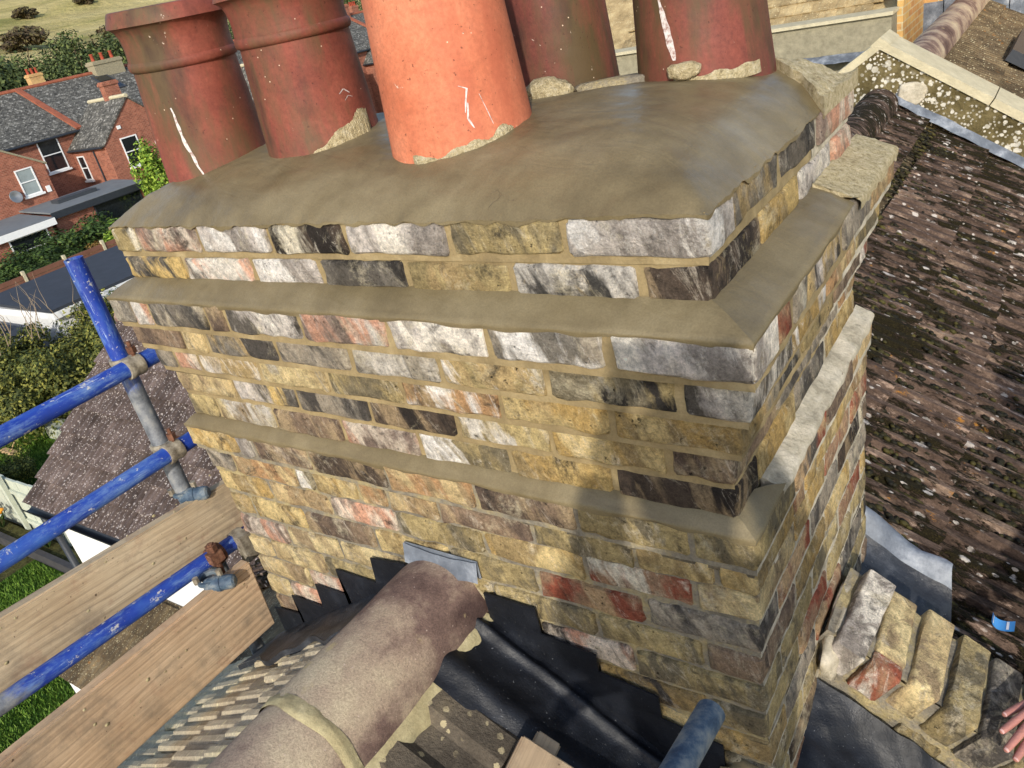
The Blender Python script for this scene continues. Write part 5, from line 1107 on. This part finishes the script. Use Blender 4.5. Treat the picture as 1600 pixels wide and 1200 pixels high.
pt = MB(); pt.box((-9.5, -5, -8.2), (-4.9, 1.9, -8.12)); tag(pt.build('patio', 'felt_dark'), kind='structure')
cp = MB(); cp.lathe([(.03, 0), (.038, .09), (.041, .09), (.041, .094), (.036, .094), (.028, .004), (0, .004)], 20); o = cp.build('plastic_cup', 'cup_clear', smooth=True); o.location = (-8.05, 1.13, -4.93); o.scale = (1.3, 1.3, 1.2); tag(o, 'clear plastic cup standing on the edge of the lean-to roof', 'cup')

# ------------------------------------------------------------------ scaffold
TR = .02415
def tube(name, p0, p1, label, fade=(99, 0, 0), cat='scaffold tube', mat='tube_blue', group=None):
    p0, p1 = Vector(p0), Vector(p1); L = (p1 - p0).length; m = MB(); m.lathe([(TR - .004, 0), (TR, 0), (TR, L), (TR - .004, L)], 28, closed=True)
    me = m.mesh(name, mat, auto=40); o = obj(name, me); o.matrix_world = Matrix.Translation(p0) @ (p1 - p0).to_track_quat('Z', 'Y').to_matrix().to_4x4(); o['fade'] = fade; o['seed'] = (rnd.uniform(0, 9), rnd.uniform(0, 9), rnd.uniform(0, 9))
    return tag(o, label, cat, group)
tube('scaffold_standard', (-1.8, .056, -1.55), (-1.8, .056, .078), 'upright scaffold pole, blue above and bare grey below, left of the chimney', (1.30, -5, 0))
tube('scaffold_rail', (-1.752, -2.0, -.230), (-1.752, .98, -.238), 'upper blue scaffold guard rail at left', (.95, -1.6, 0))
tube('scaffold_rail', (-1.752, -2.0, -.508), (-1.752, .98, -.520), 'middle blue scaffold guard rail with scratched paint', (1.0, -1.5, 0))
tube('scaffold_rail', (-1.668, -2.0, -.690), (-1.668, .95, -.905), 'lower scaffold tube between the boards, blue fading to grey', (1.45, -6, 0))
tube('scaffold_tube_stub', (-.075, -.108, -.628), (-.075, -.72, -.52), 'short blue scaffold tube with flaking paint at bottom right of the stack', (.1, -3, 0), mat='coupler_blue')
def coupler(label, c, up, along, nutm='rust', s=1.0):
    t = thing('scaffold_coupler', label, 'coupler', 'scaffold couplers'); c = Vector(c); up, along = Vector(up), Vector(along); side = up.cross(along).normalized()
    m = MB()
    for d, off in ((along, -side * .024), (up, side * .024)):
        f_ = frame(c + off, d.orthogonal().normalized(), d.cross(d.orthogonal().normalized()), d); k = MB(); k.lathe([(.0245, -.024), (.030, -.024), (.032, -.015), (.030, -.006), (.030, .006), (.032, .015), (.030, .024), (.0245, .024)], 24, closed=True); m.add([f_ @ Vector(v) for v in k.v], k.f)
    m.box((-.02, -.02, -.012), (.02, .02, .012), mat=frame(c, up, along, side)); m.build('clamp', 'coupler_steel', t, auto=40, fix=True)
    k = MB(); q = c - side * .03 + up * .036 + along * .012; k.tube(q, q + up * .02, .013, n=6); k.tube(q - up * .045, q + up * .035, .006, n=8); k.build('bolt', nutm, t)
    q2 = c + side * .02 + along * .038; k = MB(); k.tube(q2, q2 + along * .018, .012, n=6); k.tube(q2 - along * .03, q2 + along * .03, .006, n=8); k.build('bolt', nutm, t)
    return t
coupler('steel scaffold coupler with rusty nut joining pole and upper rail', (-1.776, .056, -.236), (0, 0, 1), (0, 1, 0))
coupler('steel scaffold coupler joining pole and middle rail', (-1.776, .056, -.516), (0, 0, 1), (0, 1, 0))
def foot_clip(label, c, mat):
    t = thing('board_clip', label, 'clip', 'toe board clips'); c = Vector(c)
    k = MB(); k.lathe([(.0, -.046), (.012, -.046), (.018, -.044), (.021, -.036), (.0215, -.02), (.024, -.018), (.024, .004), (.0215, .006), (.0215, .03), (.019, .041), (.012, .046), (0, .046)], 20); f_ = frame(c + Vector((.006, .008, -.004)), (0, 0, 1), (.55, -.83, 0), (.83, .55, 0)); q = MB(); q.add([f_ @ Vector(v) for v in k.v], k.f); q.build('clip_body', mat, t, auto=35, fix=True)
    q = MB(); k = MB(); k.lathe([(.0245, -.006), (.034, -.006), (.034, .006), (.0245, .006)], 24, closed=True); q.add([Vector(v) + c + Vector((-.032, 0, .008)) for v in k.v], k.f); q.build('flange', mat, t, auto=35, fix=True)
    for a_, b_ in (((-.045, -.03, .01), (-.045, -.03, .03)), ((.0, .02, .012), (.0, .02, .034))): q = MB(); q.tube(c + Vector(a_), c + Vector(b_), .009, n=6); q.build('bolt', 'coupler_steel', t)
    return t
foot_clip('blue painted clip holding the outer board at the foot of the pole', (-1.765, .055, -.675), 'coupler_blue'); foot_clip('grey blue clip on the end of the inner board', (-1.578, -.075, -.855), 'coupler_blue')
c_ = thing('scaffold_coupler', 'rusty brown swivel coupler on the lower tube by the chimney corner', 'coupler', 'scaffold couplers')
m = MB(); k = MB(); k.lathe([(.0245, -.02), (.031, -.02), (.034, 0), (.031, .02), (.0245, .02)], 24, closed=True); f_ = frame((-1.668, .0, -.836), (1, 0, 0), (0, 0, -1), (0, 1, 0)); m.add([f_ @ Vector(v) for v in k.v], k.f); m.build('clamp', 'rust', c_, auto=40, fix=True)
m = MB(); m.box((-1.648, -.04, -.835), (-1.618, .0, -.80)); m.tube((-1.633, -.02, -.89), (-1.633, -.02, -.77), .009, n=8); m.tube((-1.633, -.02, -.795), (-1.633, -.02, -.775), .016, n=6); m.build('bolt', 'rust', c_)
m = MB(); k = MB(); k.lathe([(.0245, -.018), (.031, -.018), (.033, 0), (.031, .018), (.0245, .018)], 24, closed=True); f_ = frame((-1.668, .085, -.842), (1, 0, 0), (0, 0, -1), (0, 1, 0)); m.add([f_ @ Vector(v) for v in k.v], k.f); m.box((-1.648, .06, -.90), (-1.613, .11, -.81)); m.build('clamp', 'coupler_steel', c_, auto=40, fix=True)
def board(label, x, y0, y1, z0, z1, zt0, seed):
    """scaffold board on edge: y from y0 to y1; z of lower/upper edge at y0 -> tilt to y1"""
    L = y1 - y0; H = .222 if x < -1.7 else .245; T = .038; m = MB(); bm = bmesh.new(); bmesh.ops.create_cube(bm, size=1); bmesh.ops.scale(bm, vec=(T, L, H), verts=bm.verts[:]); bmesh.ops.subdivide_edges(bm, edges=[e for e in bm.edges if abs(e.verts[0].co.y - e.verts[1].co.y) > .1], cuts=40, use_grid_fill=True)
    bmesh.ops.bevel(bm, geom=[e for e in bm.edges if len(e.link_faces) == 2 and e.calc_face_angle() > 1], offset=.005, segments=2, affect='EDGES')
    for v in bm.verts: v.co.z += .003 * nz((0, v.co.y * 3, 0), 1, seed); v.co.x += .002 * nz((0, v.co.y * 2, 3), 1, seed)
    me = bpy.data.meshes.new('scaffold_board'); bm.to_mesh(me); bm.free(); me.materials.append(MATS['wood_board']); o = obj('scaffold_board', me)
    o.matrix_world = Matrix.Translation((x, (y0 + y1) / 2, (z0 + z1) / 2)) @ Matrix.Rotation(math.atan2(z1 - z0, L), 4, 'X'); o['seed'] = (seed, seed * 2, seed * .7); o['tone'] = (.84, .81, .75) if seed == 3 else (.90, .80, .72); return tag(o, label, 'board', 'scaffold boards')
board('outer weathered scaffold board with clip, running behind the chimney', -1.752, -2.0, .95, -.61, -.88, 0, 3)
board('inner pinkish scaffold board ending against the chimney corner', -1.585, -2.0, .035, -.955, -.985, 0, 8)

r_ = random.Random(77)
for bx0, ya, yb, za, zb, par in ((-1.733, -1.6, .2, -.80, -.64, 'scaffold_board'), (-1.566, -1.6, .0, -1.06, -.88, 'scaffold_board.001')):
    sp = MB()
    for k in range(60):
        y = r_.uniform(ya, yb); z = r_.uniform(za, zb) - .0 * y; rr = r_.uniform(.001, .0035) * r_.choice((1, 1, 1.8))
        sp.add([Vector((bx0 + v.x * rr * .35, y + v.y * rr * r_.uniform(.8, 1.6), z + v.z * rr)) for v in iv], if_)
    o = sp.build('mortar_splash', 'mortar_pale', None, smooth=True); pb = bpy.data.objects[par]; bpy.context.view_layer.update(); mwo = o.matrix_world.copy(); o.parent = pb; o.matrix_parent_inverse = pb.matrix_world.inverted(); o['kind'] = 'stuff'
# ------------------------------------------------------------------ people
def skin(name, J, E, mat, parent, sub=2):
    names = list(J); me = bpy.data.meshes.new(name); me.from_pydata([J[n][0] for n in names], [(names.index(a), names.index(b)) for a, b in E], []); o = obj(name, me, parent)
    md = o.modifiers.new('skin', 'SKIN'); md.use_smooth_shade = True; sv = me.skin_vertices[0].data
    for i, n in enumerate(names):
        r = J[n][1]; sv[i].radius = r if isinstance(r, tuple) else (r, r); sv[i].use_root = (i == 0)
    s_ = o.modifiers.new('sub', 'SUBSURF'); s_.levels = sub; s_.render_levels = sub; me.materials.append(MATS[mat]); return o
def V(*a): return Vector(a)
def hand(parent, tips, knuckles, wrist, mids, r=.0088):
    """one continuous hand: palm from the wrist, four fingers and a thumb"""
    J = {'wrist': (wrist, .026)}; E = []
    c = sum(knuckles[:4], V(0, 0, 0)) / 4; J['palm'] = (wrist.lerp(c, .55), (.034, .02)); E.append(('wrist', 'palm'))
    for i in range(len(tips)):
        a, b, d = 'k%d' % i, 'm%d' % i, 't%d' % i; J[a] = (knuckles[i], r * 1.25); J[b] = (mids[i], r * 1.05); J['n%d' % i] = (mids[i].lerp(tips[i], .55), r * .98); J[d] = (tips[i], r * .8); E += [('palm', a), (a, b), (b, 'n%d' % i), ('n%d' % i, d)]
    o = skin('hand', J, E, 'skin', parent)
    for i in range(len(tips)):
        dirv = (tips[i] - mids[i]).normalized(); up = V(ST * .7, -.3, CT).normalized(); up = (up - dirv * up.dot(dirv)).normalized(); sd = dirv.cross(up); p = tips[i] - dirv * .006 + up * r * .72; m = MB(); m.grid(lambda u, v: p + dirv * (u - .6) * .011 + sd * (v - .5) * .0095 - up * (.0022 * (2 * v - 1) ** 2), 4, 4); m.build('nail', 'nail', o, smooth=True)
    return o
wk = thing('person', 'hand of a person resting on the mossy coping at the right edge', 'person')
base = [V(.317, .438, -1.062), V(.316, .392, -1.062), V(.328, .354, -1.068), V(.346, .347, -1.078)]
far = [V(.368, .512, -1.07), V(.366, .476, -1.058), V(.368, .445, -1.058), V(.372, .42, -1.07)]
kn = [V(.415, .575, -1.085), V(.412, .555, -1.068), V(.412, .532, -1.068), V(.414, .508, -1.08)]
tips = base + [V(.40, .64, -1.13)]; mids = far + [V(.43, .655, -1.125)]; kns = kn + [V(.46, .66, -1.12)]
hand(wk, tips, kns, V(.50, .65, -1.09), mids)
Jb = {'pelvis': (V(1.22, 1.12, -1.52), .15), 'waist': (V(1.17, 1.1, -1.34), .14), 'chest': (V(1.08, 1.06, -1.08), (.17, .13)), 'neckb': (V(1.03, 1.03, -.90), .07), 'neck': (V(1.0, 1.0, -.84), .055), 'headl': (V(.98, .97, -.74), .085), 'head': (V(.975, .96, -.66), .10), 'headt': (V(.98, .965, -.58), .075),
      'lsh': (V(.95, .93, -.95), .075), 'lel': (V(.72, .80, -1.02), .05), 'lfo': (V(.58, .71, -1.07), .038), 'lwr': (V(.505, .655, -1.09), .030), 'rsh': (V(1.15, 1.2, -.97), .075), 'rel': (V(1.3, 1.3, -1.25), .05), 'rwr': (V(1.25, 1.1, -1.5), .032),
      'lhip': (V(1.14, 1.03, -1.56), .10), 'lkn': (V(.85, .88, -1.55), .07), 'lan': (V(1.0, .92, -1.82), .045), 'ltoe': (V(.86, .86, -1.72), .04), 'rhip': (V(1.28, 1.22, -1.58), .10), 'rkn': (V(1.02, 1.3, -1.62), .07), 'ran': (V(1.2, 1.34, -1.95), .045), 'rtoe': (V(1.06, 1.3, -1.85), .04)}
Eb = [('pelvis', 'waist'), ('waist', 'chest'), ('chest', 'neckb'), ('neckb', 'neck'), ('neck', 'headl'), ('headl', 'head'), ('head', 'headt'), ('chest', 'lsh'), ('lsh', 'lel'), ('lel', 'lfo'), ('lfo', 'lwr'), ('chest', 'rsh'), ('rsh', 'rel'), ('rel', 'rwr'), ('pelvis', 'lhip'), ('lhip', 'lkn'), ('lkn', 'lan'), ('lan', 'ltoe'), ('pelvis', 'rhip'), ('rhip', 'rkn'), ('rkn', 'ran'), ('ran', 'rtoe')]
skin('body', Jb, Eb, 'skin', wk)
def clothes(J, E, keep, mat, name, parent, k): ks = [n for n in J if n in keep]; return skin(name, {n: (J[n][0], tuple(a * k + .006 for a in J[n][1]) if isinstance(J[n][1], tuple) else J[n][1] * k + .006) for n in ks}, [e for e in E if e[0] in keep and e[1] in keep], mat, parent)
clothes(Jb, Eb, ('waist', 'chest', 'neckb', 'lsh', 'lel', 'lfo', 'rsh', 'rel', 'rwr'), 'jacket', 'jacket', wk, 1.1); clothes(Jb, Eb, ('pelvis', 'waist', 'lhip', 'lkn', 'lan', 'rhip', 'rkn', 'ran'), 'trousers', 'trousers', wk, 1.1); clothes(Jb, Eb, ('lan', 'ltoe'), 'boot', 'boot', wk, 1.2); clothes(Jb, Eb, ('ran', 'rtoe'), 'boot', 'boot', wk, 1.2)
lump(wk, 'hair', (.985, .97, -.61), (.105, .105, .085), 'hair', 3)
# the photographer, standing behind the camera on the slope; only the shadow shows
ph = thing('person', 'photographer in dark jacket behind the viewpoint, only the shadow seen on the stack', 'person')
bk = V(.626, -.780, 0); rt = V(.842, .539, 0); ctr = V(CPOS.x, CPOS.y, 0) + bk * .36
def Q(b, r, z): p = ctr + bk * b + rt * r; return V(p.x, p.y, z)
zf = lambda q: roofz(q.x) + .07
fl_, fr2 = Q(.1, -.14, 0), Q(.05, .15, 0)
PZ = -1.30
Jp = {'pelvis': (Q(.02, 0, -.42), .18), 'waist': (Q(.0, 0, -.22), .18), 'chest': (Q(-.01, 0, .03), (.20, .15)), 'neckb': (Q(.0, 0, .20), .075), 'neck': (Q(-.01, 0, .26), .058), 'headl': (Q(-.03, 0, .33), .085), 'head': (Q(-.03, 0, .41), .10), 'headt': (Q(-.02, 0, .48), .075),
      'lsh': (Q(.0, -.21, .15), .09), 'lel': (Q(-.06, -.23, -.10), .07), 'lwr': (Q(-.24, -.10, .33), .034), 'rsh': (Q(.0, .21, .15), .09), 'rel': (Q(-.06, .25, -.10), .07), 'rwr': (Q(-.24, .16, .33), .034),
      'lhip': (Q(.02, -.1, -.48), .11), 'lkn': (Q(-.02, -.14, -.86), .08), 'lan': (V(fl_.x, fl_.y, PZ + .08), .05), 'ltoe': (V(fl_.x - .1, fl_.y + .12, PZ + .05), .045), 'rhip': (Q(.02, .1, -.48), .11), 'rkn': (Q(-.02, .15, -.86), .08), 'ran': (V(fr2.x, fr2.y, PZ + .08), .05), 'rtoe': (V(fr2.x - .1, fr2.y + .12, PZ + .05), .045)}
pf = thing('work_platform', 'timber work platform on the slope under the photographer, out of view', 'platform')
for k in range(4):
    m = MB(); m.box((.05, -1.62 + k * .23, PZ - .038), (1.15, -1.40 + k * .23, PZ)); m.build('board', 'fence_red', pf)
for x in (.12, 1.02):
    m = MB(); m.box((x, -1.6, roofz(x + .04) - .0), (x + .07, -.74, PZ - .039)); m.build('bearer', 'fence_red', pf)
Eb2 = [e for e in Eb if 'lfo' not in e] + [('lel', 'lwr')]
skin('body', Jp, Eb2, 'skin', ph); clothes(Jp, Eb2, ('waist', 'chest', 'neckb', 'lsh', 'lel', 'lwr', 'rsh', 'rel', 'rwr'), 'jacket', 'jacket', ph, 1.12); clothes(Jp, Eb2, ('pelvis', 'waist', 'lhip', 'lkn', 'lan', 'rhip', 'rkn', 'ran'), 'trousers', 'trousers', ph, 1.12); clothes(Jp, Eb2, ('lan', 'ltoe'), 'boot', 'boot', ph, 1.2); clothes(Jp, Eb2, ('ran', 'rtoe'), 'boot', 'boot', ph, 1.2)
hd = Q(-.02, 0, .47); lump(ph, 'hair', tuple(hd), (.105, .105, .075), 'hair', 5)
pc = CPOS - CF * .012 + CR * .05 + CDN * .02
phn = MB(); phn.box((-.074, -.036, -.004), (.074, .036, .004), mat=frame(pc, CR, -CDN, -CF)); tag(phn.build('phone', 'phone_black'), 'black phone held up by the photographer', 'phone')
for sd in (-1, 1):
    wr = Jp['lwr' if sd < 0 else 'rwr'][0]; e = pc + CR * sd * .072 - CF * .02; kns = [e - CF * .03 + CDN * (.03 - .02 * i) for i in range(4)]; mids = [e + CR * sd * .016 + CDN * (.03 - .02 * i) for i in range(4)]; tips = [pc + CR * sd * .05 + CDN * (.03 - .018 * i) - CF * .006 + CF * .0 for i in range(4)]
    tips = [t - CF * .012 for t in tips]; kns.append(e - CF * .04 + CDN * .03); mids.append(pc + CR * sd * .06 - CF * .022 + CDN * .02); tips.append(pc + CR * sd * .035 - CF * .018 + CDN * .012)
    hand(ph, tips, kns, wr, mids)
